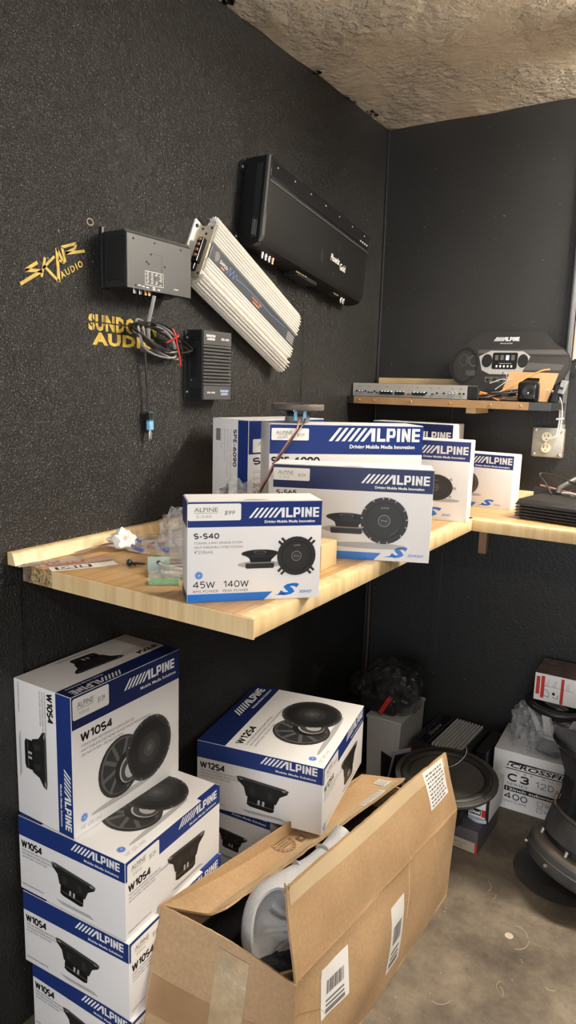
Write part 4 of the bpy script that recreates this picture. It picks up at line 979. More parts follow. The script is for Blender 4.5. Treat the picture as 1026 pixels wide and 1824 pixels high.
for i in range(5): F.ell(-.038+i*.013, .081, .0035, .004, PW, n=8)
F.rect(-.03, .089, .012, .0905, PG[6]); F.done('printed_icon', root)
F.rect(-.075, .030, .045, .048, PG[4], r=.006); F.l = 5
for x in (-.063, -.04, -.015, .01, .033): F.ell(x, .039, .007, .007, PG[1], n=12)
F.done('printed_control', root); F.l = 3
F.ring(-.155, .082, .052, .060, .011, PG[1], n=32); F.ring(-.155, .082, .052, .060, .002, PG[3], n=32); F.done('printed_wheel', root)
F.l = 2; F.ring(-.158, .10, .018, .018, .0015, PG[4], n=20); F.ring(-.122, .098, .016, .018, .0015, PG[5], n=20); F.rect(-.152, .090, -.135, .112, PG[3]); F.l = 3.5; F.rect(-.148, .05, -.112, .068, PG[3], r=.004); F.done('printed_gauge', root)
F.l = 2; F.logo(.030, .160, .0125, PW); F.text('RESTYLE SYSTEM', -.035, .151, .003, PW, w=.042); F.done('brand_logo', root)
F.rect(-.138, .010, -.115, .0125, PG[6]); F.done('printed_note', root)

# mounting panel with a square cut-out
M = Matrix.Translation((-.61, 2.488, SZ)) @ Matrix.Rotation(R(-22), 4, 'X') @ Matrix.Rotation(R(3), 4, 'Z')
root = thing('mounting_panel', 'brown fibreboard panel with a square hole leaning on the shelf', 'panel', M=M)
b = MB(); o1 = [(-.090, .002), (.072, .002), (.092, .106), (-.066, .106)]; hole = [(-.022, .052), (.032, .052), (.036, .086), (-.018, .086)]
vs = []
for t in (-.006, 0): vs += [(x, t, z) for x, z in o1] + [(x, t, z) for x, z in hole]
fs = []
for i in range(4):
    j = (i+1) % 4; fs += [(i, j, 4+j, 4+i), (8+j, 8+i, 12+i, 12+j), (i, 8+i, 8+j, j), (4+j, 12+j, 12+i, 4+i)]
b.add(vs, fs, MDF); b.build('board', root)
b = MB(); b.box(-.026, .040, .000, .003, .048, .090, BLK); b.build('backing_plate', root)

root = thing('speaker_pod', 'glossy black rounded pod standing on the right end of the shelf', 'pod', (-.592, 2.452, SZ))
b = MB(); b.box(-.034, .034, -.018, .022, .001, .068, BLKG, bev=.012); b.build('shell', root, smooth=60)
b = MB(); b.lathe([(.022, 0), (.022, .003), (.016, .004), (.008, .001), (0, .002)], 20, BLK, Matrix.Translation((.004, -.018, .036)) @ Matrix.Rotation(R(90), 4, 'X')); b.build('lens_ring', root, smooth=40)
b = MB(); b.lathe([(.004, 0), (.003, .002), (0, .0025)], 10, CHROME, Matrix.Translation((.003, -.022, .030)) @ Matrix.Rotation(R(90), 4, 'X')); b.build('lens', root, smooth=60)

root = thing('wire_bundle', 'tangle of thin black and orange wires between the plug and the pod', 'wires', (0, 0, 0))
rnd = random.Random(11)
for k in range(16):
    z0 = SZ+.004+.003*(k % 5)
    MB().tube(spline([(-.765+rnd.uniform(0, .03), 2.455+rnd.uniform(-.015, .02), SZ+.012), (-.72, 2.452+rnd.uniform(-.02, .02), z0+rnd.uniform(0, .012)), (-.67, 2.455+rnd.uniform(-.02, .02), z0+rnd.uniform(.005, .025)), (-.635, 2.462+rnd.uniform(-.01, .02), SZ+rnd.uniform(.02, .05))], 4), .0018, RUB if k % 4 else GREYW, 5).build('black_wire', root, smooth=60)
for k in range(5):
    MB().tube(spline([(-.756, 2.447+.004*k, SZ+.020+.005*(k % 3)), (-.735, 2.444+.005*k, SZ+.026-.004*(k % 2)), (-.712, 2.44+.006*k, SZ+.014), (-.685, 2.438+.006*k, SZ+.004+.003*(k % 2))], 4), .0022, ORNG, 5).build('orange_wire', root, smooth=60)
MB().tube(spline([(-.690, 2.45, SZ+.028), (-.655, 2.46, SZ+.050), (-.61, 2.475, SZ+.080), (-.565, 2.49, SZ+.105), (-.54, 2.50, SZ+.110)], 5), .0028, ORNG, 6).build('orange_wire', root, smooth=60)
for k in range(3): MB().tube(spline([(-.70+.01*k, 2.52, SZ+.10), (-.705+.02*k, 2.515, SZ+.085-.01*k), (-.73+.03*k, 2.505, SZ+.075), (-.755+.02*k, 2.49, SZ+.08-.02*k)], 4), .0016, GREYW if k else RUB, 5).build('thin_wire', root, smooth=60)
root = thing('relay_harness', 'metal relay bracket with clips beside the leaning panel', 'relay', (-.512, 2.50, SZ))
b = MB(); b.box(-.016, .004, -.02, .012, .0, .060, BLK, M=Matrix.Rotation(R(14), 4, 'Y'), bev=.003); b.build('case', root)
b = MB(); b.box(-.002, .018, -.024, .0, .034, .078, SILV, M=Matrix.Rotation(R(14), 4, 'Y'), bev=.002); b.build('clip', root)
b = MB(); b.box(0, .012, -.028, -.024, .048, .056, BLK, M=Matrix.Rotation(R(14), 4, 'Y')); b.build('slot', root)

# conduit, outlet and flex
tag(MB().tube([(-.513, 2.628, 1.352), (-.513, 2.628, 1.45), (-.513, 2.632, 1.6), (-.513, 2.632, CZ-.004)], .011, mat('grey_conduit_paint', (.10, .105, .11), .3, metal=.3), 14).build('wall_conduit', None, smooth=60), 'dark metal conduit running up the back wall from the outlet', 'conduit')
root = thing('electrical_outlet', 'square steel outlet box with an ivory double socket on the back wall', 'outlet', (-.549, WY, 1.303))
b = MB(); b.box(-.050, .050, -.038, 0, -.052, .050, mat('rusty_steel', (.34, .27, .2), .5, metal=.4, var=(40, .5, 1.2)), bev=.004); b.build('back_box', root)
b = MB(); b.box(-.053, .053, -.046, -.038, -.050, .053, mat('cast_cover', (.42, .40, .345), .42, metal=.35, var=(12, .85, 1.1)), bev=.004); b.build('cover_plate', root, smooth=30)
for x in (-.043, .043):
    for z in (-.041, .044): screw(root, x, -.046, z, .0065, STEEL)
for z in (.021, -.018):
    b = MB(); b.lathe([(.0165, 0), (.0165, .003), (.0155, .004), (0, .004)], 20, IVORY, Matrix.Translation((-.004, -.046, z)) @ Matrix.Rotation(R(90), 4, 'X')); rc = b.build('receptacle', root, smooth=30)
    for x in (-.010, .002): MB().box(x-.001, x+.001, -.0506, -.050, z+.000, z+.009, INK).build('slot', rc)
    MB().lathe([(.0022, 0), (.0022, .0006), (0, .0006)], 8, INK, Matrix.Translation((-.004, -.050, z-.008)) @ Matrix.Rotation(R(90), 4, 'X')).build('ground_hole', rc)
b = MB(); b.tube([(.036, -.022, .050), (.036, -.022, .066)], .014, STEEL, 12); b.build('conduit_collar', root)
root = thing('lamp_flex', 'pair of white flexes dropping from the shelf to the outlet', 'cable', (0, 0, 0))
for k, off in enumerate((0, .007)):
    MB().tube(spline([(-.545+off*.3, 2.50, 1.485+off*.3), (-.53+off, 2.53, 1.478), (-.515+off, 2.56, 1.45), (-.512+off, 2.585, 1.40), (-.515+off, 2.59, 1.355), (-.52+off, 2.588, 1.33), (-.545+off, 2.592, 1.315), (-.556, 2.594, 1.30)][:7 if k else 8], 5), .0028, WHTW, 6).build('flex', root, smooth=60)
b = MB(); b.tube([(-.521, 2.578, 1.388), (-.508, 2.576, 1.389), (-.496, 2.575, 1.392)], .003, WHTW, 6); b.build('cable_tie', root)
root = thing('wall_notice', 'white sheet on the back wall beyond the conduit, cut by the right edge', 'notice', (-.41, WY-.004, 1.595))
b = MB(); b.box(-.085, .12, -.003, .0035, .0, .40, PAPER, bev=.0008); b.build('sheet', root)
b = MB(); b.box(-.090, -.085, -.005, .0035, -.005, .405, mat('tan_edge', (.42, .30, .2), .5)); b.build('edge_strip', root)
tag(MB().tube(spline([(-.46, 2.635, 1.578), (-.47, 2.628, 1.572), (-.485, 2.632, 1.570), (-.478, 2.63, 1.562), (-.46, 2.634, 1.566)], 4), .004, CHROME, 6).build('screw_eye', None, smooth=60), 'bright little screw eye in the back wall below the white sheet', 'hook')

# ------------------------------------------------------------------ sheets, films and woofers
def sheet(P, nu, nv, th, m, name, parent=None, smooth=60, m2=None):
    """closed thin shell over P(u, v), 0..1 each; thickness goes against the normal dPu x dPv"""
    top = []; e = 1e-3
    for j in range(nv+1):
        for i in range(nu+1):
            u, v = i/nu, j/nv
            p = Vector(P(u, v))
            du = Vector(P(min(1, u+e), v))-Vector(P(max(0, u-e), v)); dv = Vector(P(u, min(1, v+e)))-Vector(P(u, max(0, v-e)))
            n = du.cross(dv); n = n.normalized() if n.length > 1e-12 else Vector((0, 0, 1))
            top.append((p, n))
    k = len(top); b = MB(); w = nu+1
    vs = [p for p, n in top] + [p-n*th for p, n in top]
    f1 = [(j*w+i, j*w+i+1, (j+1)*w+i+1, (j+1)*w+i) for j in range(nv) for i in range(nu)]
    rim = [i for i in range(nu+1)] + [j*w+nu for j in range(1, nv+1)] + [nv*w+i for i in range(nu-1, -1, -1)] + [j*w for j in range(nv-1, 0, -1)]
    fs = f1 + [tuple(k+q for q in reversed(f)) for f in f1] + [(rim[i], k+rim[i], k+rim[(i+1) % len(rim)], rim[(i+1) % len(rim)]) for i in range(len(rim))]
    b.add(vs, fs, m); return b.build(name, parent, smooth=smooth)
def quadP(p00, p10, p11, p01, amp=0.0, freq=6.0, seed=0, jag=0.0):
    p00, p10, p11, p01 = map(Vector, (p00, p10, p11, p01))
    nrm = (p10-p00).cross(p01-p00).normalized()
    def P(u, v):
        p = p00*(1-u)*(1-v)+p10*u*(1-v)+p11*u*v+p01*(1-u)*v
        if amp: p = p + nrm*amp*noise.noise(Vector((p.x*freq+seed, p.y*freq, p.z*freq)))*min(1, 6*min(u, 1-u)+.25)*min(1, 6*min(v, 1-v)+.25)
        if jag: p = p + (p01-p00).normalized()*jag*noise.noise(Vector((u*25+seed, 3.1, 0)))*max(0, v-.9)*10
        return p
    return P
def sub_rect(P, u0, u1, v0, v1, lift=.0008):
    def Q(u, v):
        U, V = u0+(u1-u0)*u, v0+(v1-v0)*v; e = 1e-3; p = Vector(P(U, V))
        n = (Vector(P(U+e, V))-Vector(P(U-e, V))).cross(Vector(P(U, V+e))-Vector(P(U, V-e))).normalized()
        return p+n*lift
    return Q
def blob(name, parent, c, r, m, sub=4, amp=.35, freq=3.0, seed=0, smooth=35, flat=None):
    """crumpled closed film"""
    bm = bmesh.new(); bmesh.ops.create_icosphere(bm, subdivisions=sub, radius=1)
    for v in bm.verts:
        d = v.co.normalized(); q = d*freq+Vector((seed, seed*.7, 0))
        s = 1+amp*noise.noise(q)+amp*.6*abs(noise.noise(q*2.3))+amp*.25*noise.noise(q*5.5)
        p = Vector((d.x*r[0], d.y*r[1], d.z*r[2]))*s + Vector(c)
        if flat is not None and p.z < flat: p.z = flat+.001*noise.noise(p*60)+.0012
        v.co = p
    me = bpy.data.meshes.new(name); bm.to_mesh(me); bm.free(); me.materials.append(m)
    if smooth: me.polygons.foreach_set('use_smooth', [True]*len(me.polygons)); me.set_sharp_from_angle(angle=R(smooth))
    o = bpy.data.objects.new(name, me); COL.objects.link(o); o.parent = parent; return o
def woofer(root, Rr, H, Rm, hm, basket, cone='dish', spokes=6, magm=None, rimm=None):
    """standing on its magnet, rim uppermost"""
    MB().lathe([(Rm*.9, 0), (Rm, .004), (Rm, hm*.45), (Rm*.985, hm*.46), (Rm*.985, hm*.5), (Rm, hm*.51), (Rm, hm-.004), (Rm*.93, hm)], 36, magm or RUB).build('magnet', root, smooth=40)
    MB().lathe([(Rm*.93, hm), (Rm*.95, hm+.006), (Rm*.7, hm+.010), (Rm*.62, hm+.02)], 32, basket).build('basket_seat', root, smooth=40)
    z1 = H-.016
    for k in range(spokes):
        M = Matrix.Rotation(2*PI*k/spokes+.3, 4, 'Z'); w0 = Rm*.30; b = MB()
        p = [(Rm*.62, hm+.004), (Rm*.90, hm+.002), (Rr*.93, z1-.012), (Rr*.95, z1), (Rr*.84, z1), (Rr*.82, z1-.010)]
        b.prism(p, -w0*.6, w0*.6, basket, 'y', M); b.build('basket_arm', root)
    MB().lathe([(Rr*.84, z1-.004), (Rr*.98, z1-.004), (Rr, z1), (Rr, z1+.008), (Rr*.985, z1+.0105), (Rr*.90, z1+.0105), (Rr*.89, z1+.004), (Rr*.84, z1+.002)], 48, rimm or basket).build('rim', root, smooth=40)
    MB().lathe([(Rr*.90, z1+.006)]+[(Rr*(.82+.08*math.cos(R(a))), z1+.006+Rr*.06*math.sin(R(a))) for a in range(10, 180, 17)]+[(Rr*.74, z1+.006)], 48, RUB, caps=False).build('surround', root, smooth=60)
    if cone == 'dish':
        MB().lathe([(Rr*.745, z1+.004), (Rr*.40, z1-.012), (Rr*.36, z1-.013), (Rr*.25, z1-.004), (0, z1+.001)], 48, BLK, caps=False).build('cone', root, smooth=40)
    else:
        MB().lathe([(Rr*.745, z1+.004), (Rr*.70, z1-.002), (Rr*.42, z1-.006), (0, z1-.007)], 48, BLK, caps=False).build('cone', root, smooth=40)
    MB().lathe([(Rr*.80, z1-.006), (Rm*.5, hm+.012)], 40, BLK, caps=False).build('cone_underside', root, smooth=60)
    for k in range(8):
        a = 2*PI*(k+.5)/8; MB().lathe([(.003, 0), (.003, .0006), (0, .0006)], 8, INK, Matrix.Translation((Rr*.945*math.cos(a), Rr*.945*math.sin(a), z1+.0105))).build('screw_hole', root)

# ------------------------------------------------------------------ bench clutter
root = thing('loose_speaker', 'bare round speaker standing magnet-down on the six-by-nine box', 'speaker', (-.927, 1.526, BZ+.2905+.0012), R(20))
woofer(root, .066, .052, .031, .016, BLK, 'dish', 4, mat('grey_magnet', (.20, .20, .19), .45), rimm=mat('worn_rim', (.10, .085, .07), .5))
for k, x in enumerate((-.010, .012)):
    b = MB(); b.box(x-.004, x+.004, -.041, -.034, .006, .030, LBLUE, bev=.001, M=Matrix.Rotation(R(20), 4, 'Z')); b.build('terminal', root)
    b = MB(); b.box(x-.006, x+.005, -.038, -.031, .028, .037, CHROME, bev=.001, M=Matrix.Rotation(R(20), 4, 'Z')); b.build('solder_tag', root)
root = thing('speaker_lead', 'brown and grey twin lead running down from the loose speaker', 'cable', (0, 0, 0))
lead = [(-.900, 1.492, 1.396), (-.893, 1.475, 1.386), (-.884, 1.452, 1.370), (-.890, 1.428, 1.345), (-.906, 1.404, 1.305), (-.920, 1.384, 1.262), (-.935, 1.370, 1.22), (-.945, 1.36, 1.15), (-.95, 1.355, BZ+.004)]
MB().tube(spline(lead, 5), .0026, PINKW, 6).build('brown_core', root, smooth=60)
MB().tube(spline([(x+.012 if i < 2 else x+.004, y+(.006 if i < 2 else .002), z+.001) for i, (x, y, z) in enumerate(lead)], 5), .0026, mat('dark_core', (.05, .03, .03), .35), 6).build('dark_core', root, smooth=60)

root = thing('plastic_bag', 'crumpled clear plastic bag stuffed between the $99 box and the tall boxes', 'bag')
blob('film', root, (-.965, 1.33, BZ+.075), (.07, .05, .08), FILM, 4, .32, 2.2, 4, 35, BZ)
blob('inner_fold', root, (-.955, 1.335, BZ+.065), (.05, .04, .06), FILM, 3, .45, 2.8, 9, 35, BZ)
root = thing('plastic_bag', 'clear plastic bag peeking out at the left of the $99 box', 'bag')
blob('film', root, (-.965, 1.145, BZ+.05), (.065, .05, .065), FILM, 4, .36, 2.1, 14, 35, BZ)
blob('inner_fold', root, (-.955, 1.15, BZ+.045), (.045, .04, .05), FILM, 3, .5, 2.6, 21, 35, BZ)
tag(MB().lathe([(.006, 0), (.0062, .008), (.004, .014), (.0045, .024)], 10, BLUEPL, Matrix.Translation((-1.04, 1.168, BZ+.012)) @ Matrix.Rotation(R(70), 4, 'X')).build('bottle_cap', None, smooth=50), 'small blue cap lying at the edge of the clear bag', 'cap')
root = thing('tubing_coil', 'small coil of clear tubing beside the $99 box', 'tubing', (-.915, 1.075, BZ+.0045))
for k in range(3):
    pts = [((.042+.002*k)*math.cos(t), (.042+.002*k)*math.sin(t), .008*k+.001*math.sin(3*t)) for t in [2*PI*i/28 for i in range(29)]]
    MB().tube(pts, .004, FILM if k % 2 else GREYW, 6).build('turn', root, smooth=60)
root = thing('metal_bracket', 'small pale green metal angle bracket by the tubing coil', 'bracket', (-.955, 1.048, BZ), R(40))
b = MB(); b.box(-.022, .022, -.0015, .0, .0, .034, mat('pale_green_steel', (.33, .42, .38), .4, metal=.3), bev=.0006); b.build('upright', root)
b = MB(); b.box(-.022, .022, 0, .020, .0, .0015, mat('pale_green_steel', (.33, .42, .38), .4), bev=.0004); b.build('foot', root)
MB().lathe([(.0045, 0), (.0045, .0004), (0, .0004)], 12, INK, Matrix.Translation((0, -.0016, .022)) @ Matrix.Rotation(R(90), 4, 'X')).build('bolt_hole', root)
root = thing('glass_block', 'small clear packet with a green bottom at the bench edge', 'packet', (-.895, .998, BZ), R(38))
b = MB(); b.box(-.028, .028, -.016, .016, .0005, .006, GREENP, bev=.001); b.build('green_insert', root)
b = MB(); b.box(-.030, .030, -.018, .018, .0002, .020, FILM, bev=.003); b.build('clear_shell', root)
for k in range(2):
    root = thing('screw', ('black wood screw with its head towards the wall, on the bench', 'second black screw lying across the first on the bench')[k], 'screw', (-1.050+.008*k, 1.062-.006*k, BZ+.0045), R(-25+40*k))
    M = Matrix.Rotation(R(86), 4, 'Y')
    MB().lathe([(.0065, -.002), (.0065, 0), (.0028, .003)], 12, BLKM, M).build('head', root, smooth=40)
    MB().lathe([(.0028, .003)]+[(.0030 if i % 2 else .0022, .004+.0022*i) for i in range(14)]+[(0, .038)], 8, BLKM, M).build('thread', root)

# stickers lying at the broken corner
def flat_sticker(label, loc, rz, w, h, base, fg, txt, lift):
    r = thing('sticker', label, 'sticker', (loc[0], loc[1], BZ+lift), R(rz))
    sheet(lambda u, v: ((u-.5)*w, (v-.5)*h, .0008+.004*max(0, u-.8)**2*8), 8, 2, .0004, base, 'paper', r)
    F = Print((-w/2, -h/2, .0008), (1, 0, 0), (0, 1, 0)); F.l = 1.4
    F.rect(.08*w, .18*h, .62*w, .82*h, fg); F.done('print', r); F.l = 2.2
    F.text(txt, .12*w, .26*h, .46*h, base, bold=.06, w=.46*w); F.done('lettering', r)
    return r
RED2 = mat('sticker_red', (.42, .07, .05), .35); GRY2 = mat('sticker_grey', (.36, .33, .31), .35)
flat_sticker('white sticker with black and red lettering flat on the bench corner', (-1.110, .990), 62, .135, .034, PAPER, INK, 'DS18', .0)
flat_sticker('red and black sticker lying next to the white one on the bench corner', (-1.150, 1.005), 64, .15, .032, mat('sticker_pinkish', (.45, .30, .27), .35), RED2, 'DS18', .0003)
flat_sticker('grey sticker sticking out over the broken bench corner', (-1.188, .972), 66, .14, .030, GRY2, mat('sticker_dark', (.16, .15, .14), .35), 'DS18', .0006)
root = thing('torn_label', 'torn label curling up against the backsplash', 'label', (-1.185, 1.10, BZ))
sheet(lambda u, v: ((v-.5)*.035+.012*math.sin(u*3), (u-.5)*.11, .002+.022*abs(math.sin(u*2.6+.4))*(.4+v*.6)), 12, 4, .0005, mat('label_pink', (.55, .40, .36), .5, var=(40, .5, 1.2)), 'paper', root)
root = thing('paper_scrap', 'crumpled white paper scrap by the backsplash joint', 'paper')
blob('paper', root, (-1.165, 1.155, BZ+.018), (.028, .032, .022), PAPER, 3, .5, 2.5, 31, 35, BZ)
root = thing('parts_pouch', 'clear zip pouch with blue and red bits lying on the bench', 'pouch')
blob('film', root, (-1.12, 1.205, BZ+.010), (.062, .075, .014), FILM, 4, .35, 2.5, 41, 35, BZ)
b = MB(); b.tube(spline([(-1.145, 1.16, BZ+.012), (-1.12, 1.15, BZ+.010), (-1.095, 1.15, BZ+.006)], 4), .005, BLUEPL, 6); b.build('blue_strip', root, smooth=60)
b = MB(); b.tube(spline([(-1.165, 1.20, BZ+.016), (-1.150, 1.185, BZ+.02), (-1.13, 1.18, BZ+.016)], 4), .004, BLUEPL, 6); b.build('blue_strip', root, smooth=60)
b = MB(); b.box(-1.125, -1.105, 1.235, 1.255, BZ+.003, BZ+.010, REDP, bev=.002); b.build('red_fuse', root)
for k in range(4): MB().tube(spline([(-1.15+.02*k, 1.20, BZ+.004), (-1.13+.02*k, 1.225, BZ+.012), (-1.12+.02*k, 1.25, BZ+.005)], 4), .0014, (GREYW, REDP, RUB, GREYW)[k], 5).build('wire_end', root, smooth=60)
# small plain pine-coloured carton behind the $99 box
root = thing('plain_carton', 'small plain tan carton between the $99 box and the $124 box', 'box', (-.742, 1.298, BZ), R(2))
carton_body(root, .085, .075, .055, mat('tan_card', (.62, .46, .25), .6, var=(8, .9, 1.06)))
b = MB(); b.box(-.0405, .0405, -.0365, .0365, .055, .0558, mat('tan_card', (.62, .46, .25), .6)); b.build('top_flap', root)

# finned amplifier and wires at the right end of the bench
root = thing('car_amplifier', 'black finned amplifier lying on the bench below the outlet', 'amplifier', (-.318, 2.268, BZ), R(-9.5))
b = MB(); b.box(-.196, .25, -.100, .110, .004, .046, BLKM, bev=.002); b.build('body', root)
for k in range(5):
    b = MB(); b.prism([(-.100, .006+k*.0092), (-.116, .0075+k*.0092), (-.116, .0100+k*.0092), (-.100, .0115+k*.0092)], -.205, .25, BLKM, 'x'); b.build('fin', root)
b = MB(); b.prism([(-.112, .050), (-.09, .060), (.10, .060), (.112, .050), (.112, .044), (-.112, .044)], -.203, .25, BLKM, 'x'); b.build('top_cover', root)
for k in range(4): MB().tube([(-.214, -.085+.0*k, .010+k*.009), (-.202, -.085, .010+k*.009)], .002, CHROME, 6).build('end_screw', root)
for x in (-.19, .1):
    for y in (-.09, .09): MB().lathe([(.008, 0), (.008, .004), (0, .004)], 10, RUB, Matrix.Translation((x, y, 0))).build('foot', root)
root = thing('wire_tangle', 'grey wires looped over the amplifier below the outlet', 'wires', (0, 0, 0))
for pts, r_, m_ in (([(-.47, 2.36, 1.156), (-.50, 2.40, 1.185), (-.53, 2.44, 1.205), (-.515, 2.45, 1.212), (-.46, 2.42, 1.205), (-.38, 2.37, 1.19), (-.25, 2.32, 1.18)], .0032, RUB),
                    ([(-.44, 2.37, 1.162), (-.40, 2.34, 1.165), (-.33, 2.30, 1.163), (-.22, 2.26, 1.16)], .0045, GREYW),
                    ([(-.455, 2.38, 1.160), (-.452, 2.385, 1.175), (-.43, 2.40, 1.192), (-.41, 2.42, 1.206), (-.395, 2.43, 1.21)], .008, mat('grey_sleeve', (.09, .09, .09), .4)),
                    ([(-.42, 2.42, 1.205), (-.36, 2.40, 1.212), (-.25, 2.38, 1.225)], .003, GREYW),
                    ([(-.52, 2.42, 1.175), (-.46, 2.40, 1.168), (-.40, 2.38, 1.162)], .003, PINKW)):
    MB().tube(spline(pts, 5), r_, m_, 7).build('wire', root, smooth=60)
b = MB(); b.box(-.535, -.42, 2.395, 2.42, BZ+.001, BZ+.075, BLK, bev=.004); tag(b.build('cable_block', None), 'low black plastic block behind the finned amplifier', 'block')

# ------------------------------------------------------------------ big open shipping carton
A, C, D_, B = Vector((-.922, 1.010, .372)), Vector((-.607, 1.064, .300)), Vector((-.551, 1.867, .280)), Vector((-.863, 1.879, .278))
A0, C0, D0, B0 = Vector((-.896, .893, .003)), Vector((-.592, 1.015, .003)), Vector((-.558, 1.856, .003)), Vector((-.862, 1.872, .003))
root = thing('shipping_carton', 'big battered brown cardboard carton with a raised flap, open on top', 'carton')
def nearP(u, v):
    p = A0*(1-u)*(1-v)+C0*u*(1-v)+C*u*v+A*(1-u)*v
    sag = math.sin(PI*u)
    p = p + Vector((.1, -1, .05)).normalized()*(.014*sag*math.sin(PI*v*.9)+.006*noise.noise(p*7))
    if v > .9: p = p + Vector((0, 0, .010*sag*(v-.9)*10+.0022*noise.noise(Vector((u*30, 0, 0)))*(v-.9)*10))
    return p
sheet(nearP, 26, 18, .005, CARD, 'end_panel', root)
def sideP(u, v):
    p = C0*(1-u)*(1-v)+D0*u*(1-v)+D_*u*v+C*(1-u)*v
    return p + Vector((1, -.06, .1)).normalized()*(.016*math.sin(PI*u)*math.sin(PI*min(1, v*1.1))+.010*noise.noise(Vector((p.y*5, p.z*7, 1.7)))*min(1, 5*(1-u)+.2)+(.012*max(0, .28-u)*2*noise.noise(Vector((p.y*20, p.z*18, 4)))))
sheet(sideP, 34, 14, .005, CARD, 'side_panel', root, 40)
sheet(quadP(D0, B0, B, D_, .004), 8, 6, .005, CARD, 'end_panel', root)
sheet(quadP(B0, A0, A, B, .004), 16, 6, .005, CARD, 'side_panel', root)
sheet(quadP(A0, C0, D0, B0), 2, 2, .003, CARD, 'bottom_panel', root)
FF, GG = Vector((-.650, 1.081, .486)), Vector((-.600, 1.873, .440))
def flapP(u, v):
    p = C*(1-u)*(1-v)+D_*u*(1-v)+GG*u*v+FF*(1-u)*v
    p = p + Vector((1, 0, .15)).normalized()*(.008*math.sin(PI*u)*math.sin(PI*v)+.005*noise.noise(Vector((p.y*6, p.z*8, 7))))
    if v > .93: p = p + Vector((0, 0, .004*noise.noise(Vector((u*40, 1, 0)))*(v-.93)*14))
    if v > .9: p = p + Vector((.0, 0, -.03*max(0, u-.955)*10*(v-.9)))
    return p
rf = sheet(flapP, 36, 10, .0055, CARD, 'raised_flap', root, 40)
N1, NM, N2 = Vector((-.815, 1.104, .330)), Vector((-.799, 1.466, .288)), Vector((-.735, 1.918, .283)); MM = Vector((-.912, 1.547, .281))
def topP(u, v):
    def q(a, b, c, t): return a*(2*t-1)*(t-1)+b*4*t*(1-t)+c*t*(2*t-1)
    l = q(A, MM, B, v); r_ = q(N1, NM, N2, v)
    p = l*(1-u)+r_*u
    if u > .75: p = p + Vector((0, 0, .022*(u-.75)*4*(1-.7*v)))
    return p + Vector((0, 0, .004*noise.noise(Vector((p.x*9, p.y*7, 3)))+(.004*noise.noise(Vector((v*40, 5, 0))) if u > .97 else 0)))
sheet(topP, 14, 30, .0055, CARD, 'closed_flap', root, 40)
# tape along the flap edges and over the near end
sheet(sub_rect(topP, .74, .985, .02, .98), 5, 26, .0003, mat('paper_tape', (.52, .40, .25), .35, var=(9, .9, 1.06)), 'tape', root)
sheet(sub_rect(flapP, .01, .97, .80, .985), 26, 3, .0003, mat('paper_tape', (.52, .40, .25), .35), 'tape', root)
sheet(sub_rect(nearP, .02, .985, .46, .66), 24, 4, .0003, mat('dark_tape', (.36, .22, .11), .3, var=(9, .85, 1.1)), 'tape', root)
sheet(sub_rect(nearP, .46, .68, .50, .955, .0016), 8, 12, .0003, CLTAPE, 'clear_tape', root)
# shipping labels
def ship_label(P, u0, u1, v0, v1, kind, lift=.0012):
    lb = sheet(sub_rect(P, u0, u1, v0, v1, lift), 6, 5, .0003, PAPER, 'shipping_label', root)
    b = MB(); rnd = random.Random(int(u0*1000)); Q = sub_rect(P, u0, u1, v0, v1, lift+.0006)
    def cell(a, c, d, e): b.add([Q(a, d), Q(c, d), Q(c, e), Q(a, e)], [(0, 1, 2, 3)], INK2)
    if kind == 'code':
        x = .2
        while x < .82:
            w_ = rnd.choice((.015, .03, .045)); cell(x, x+w_, .40, .68); x += w_+rnd.choice((.015, .03))
        for j in range(2): cell(.18, .82, .26-.09*j, .30-.09*j)
        cell(.16, .84, .05, .13)
    else:
        for j in range(9):
            y = .9-j*.1; x = .08
            while x < .85: w_ = rnd.uniform(.04, .16); cell(x, min(.93, x+w_), y-.045, y); x += w_+.04
    b.build('label_print', lb)
ship_label(sideP, .125, .245, .52, .88, 'code'); ship_label(sideP, .485, .575, .18, .78, 'code')
ship_label(flapP, .80, .955, .38, .97, 'text'); ship_label(topP, .50, .80, .93, .972, 'text', .002); ship_label(topP, .80, .98, .78, .90, 'text', .0022)
# fold creases, lighter where the paper has broken
CRS = mat('worn_crease', (.56, .40, .24), .7)
def crease(P, pts, w_=.003, lift=.001):
    b = MB()
    for (a, c), (d, e) in zip(pts, pts[1:]):
        n = 8; p = [sub_rect(P, 0, 1, 0, 1, lift)(a+(d-a)*i/n, c+(e-c)*i/n) for i in range(n+1)]
        b.tube(p, w_*.5, CRS, 4, flat=.2)
    b.build('crease', root)
crease(flapP, [(.02, .02), (.3, .03), (.6, .02), (.97, .02)], .004); crease(flapP, [(.62, .02), (.585, .5), (.565, .8)]); crease(flapP, [(.25, .02), (.22, .4), (.2, .62)], .002); crease(sideP, [(.62, .98), (.60, .5)], .002)
crease(sideP, [(.80, .96), (.83, .6), (.87, .35)], .002); crease(sideP, [(.02, .75), (.12, .62), (.2, .35), (.22, .1)], .0025)
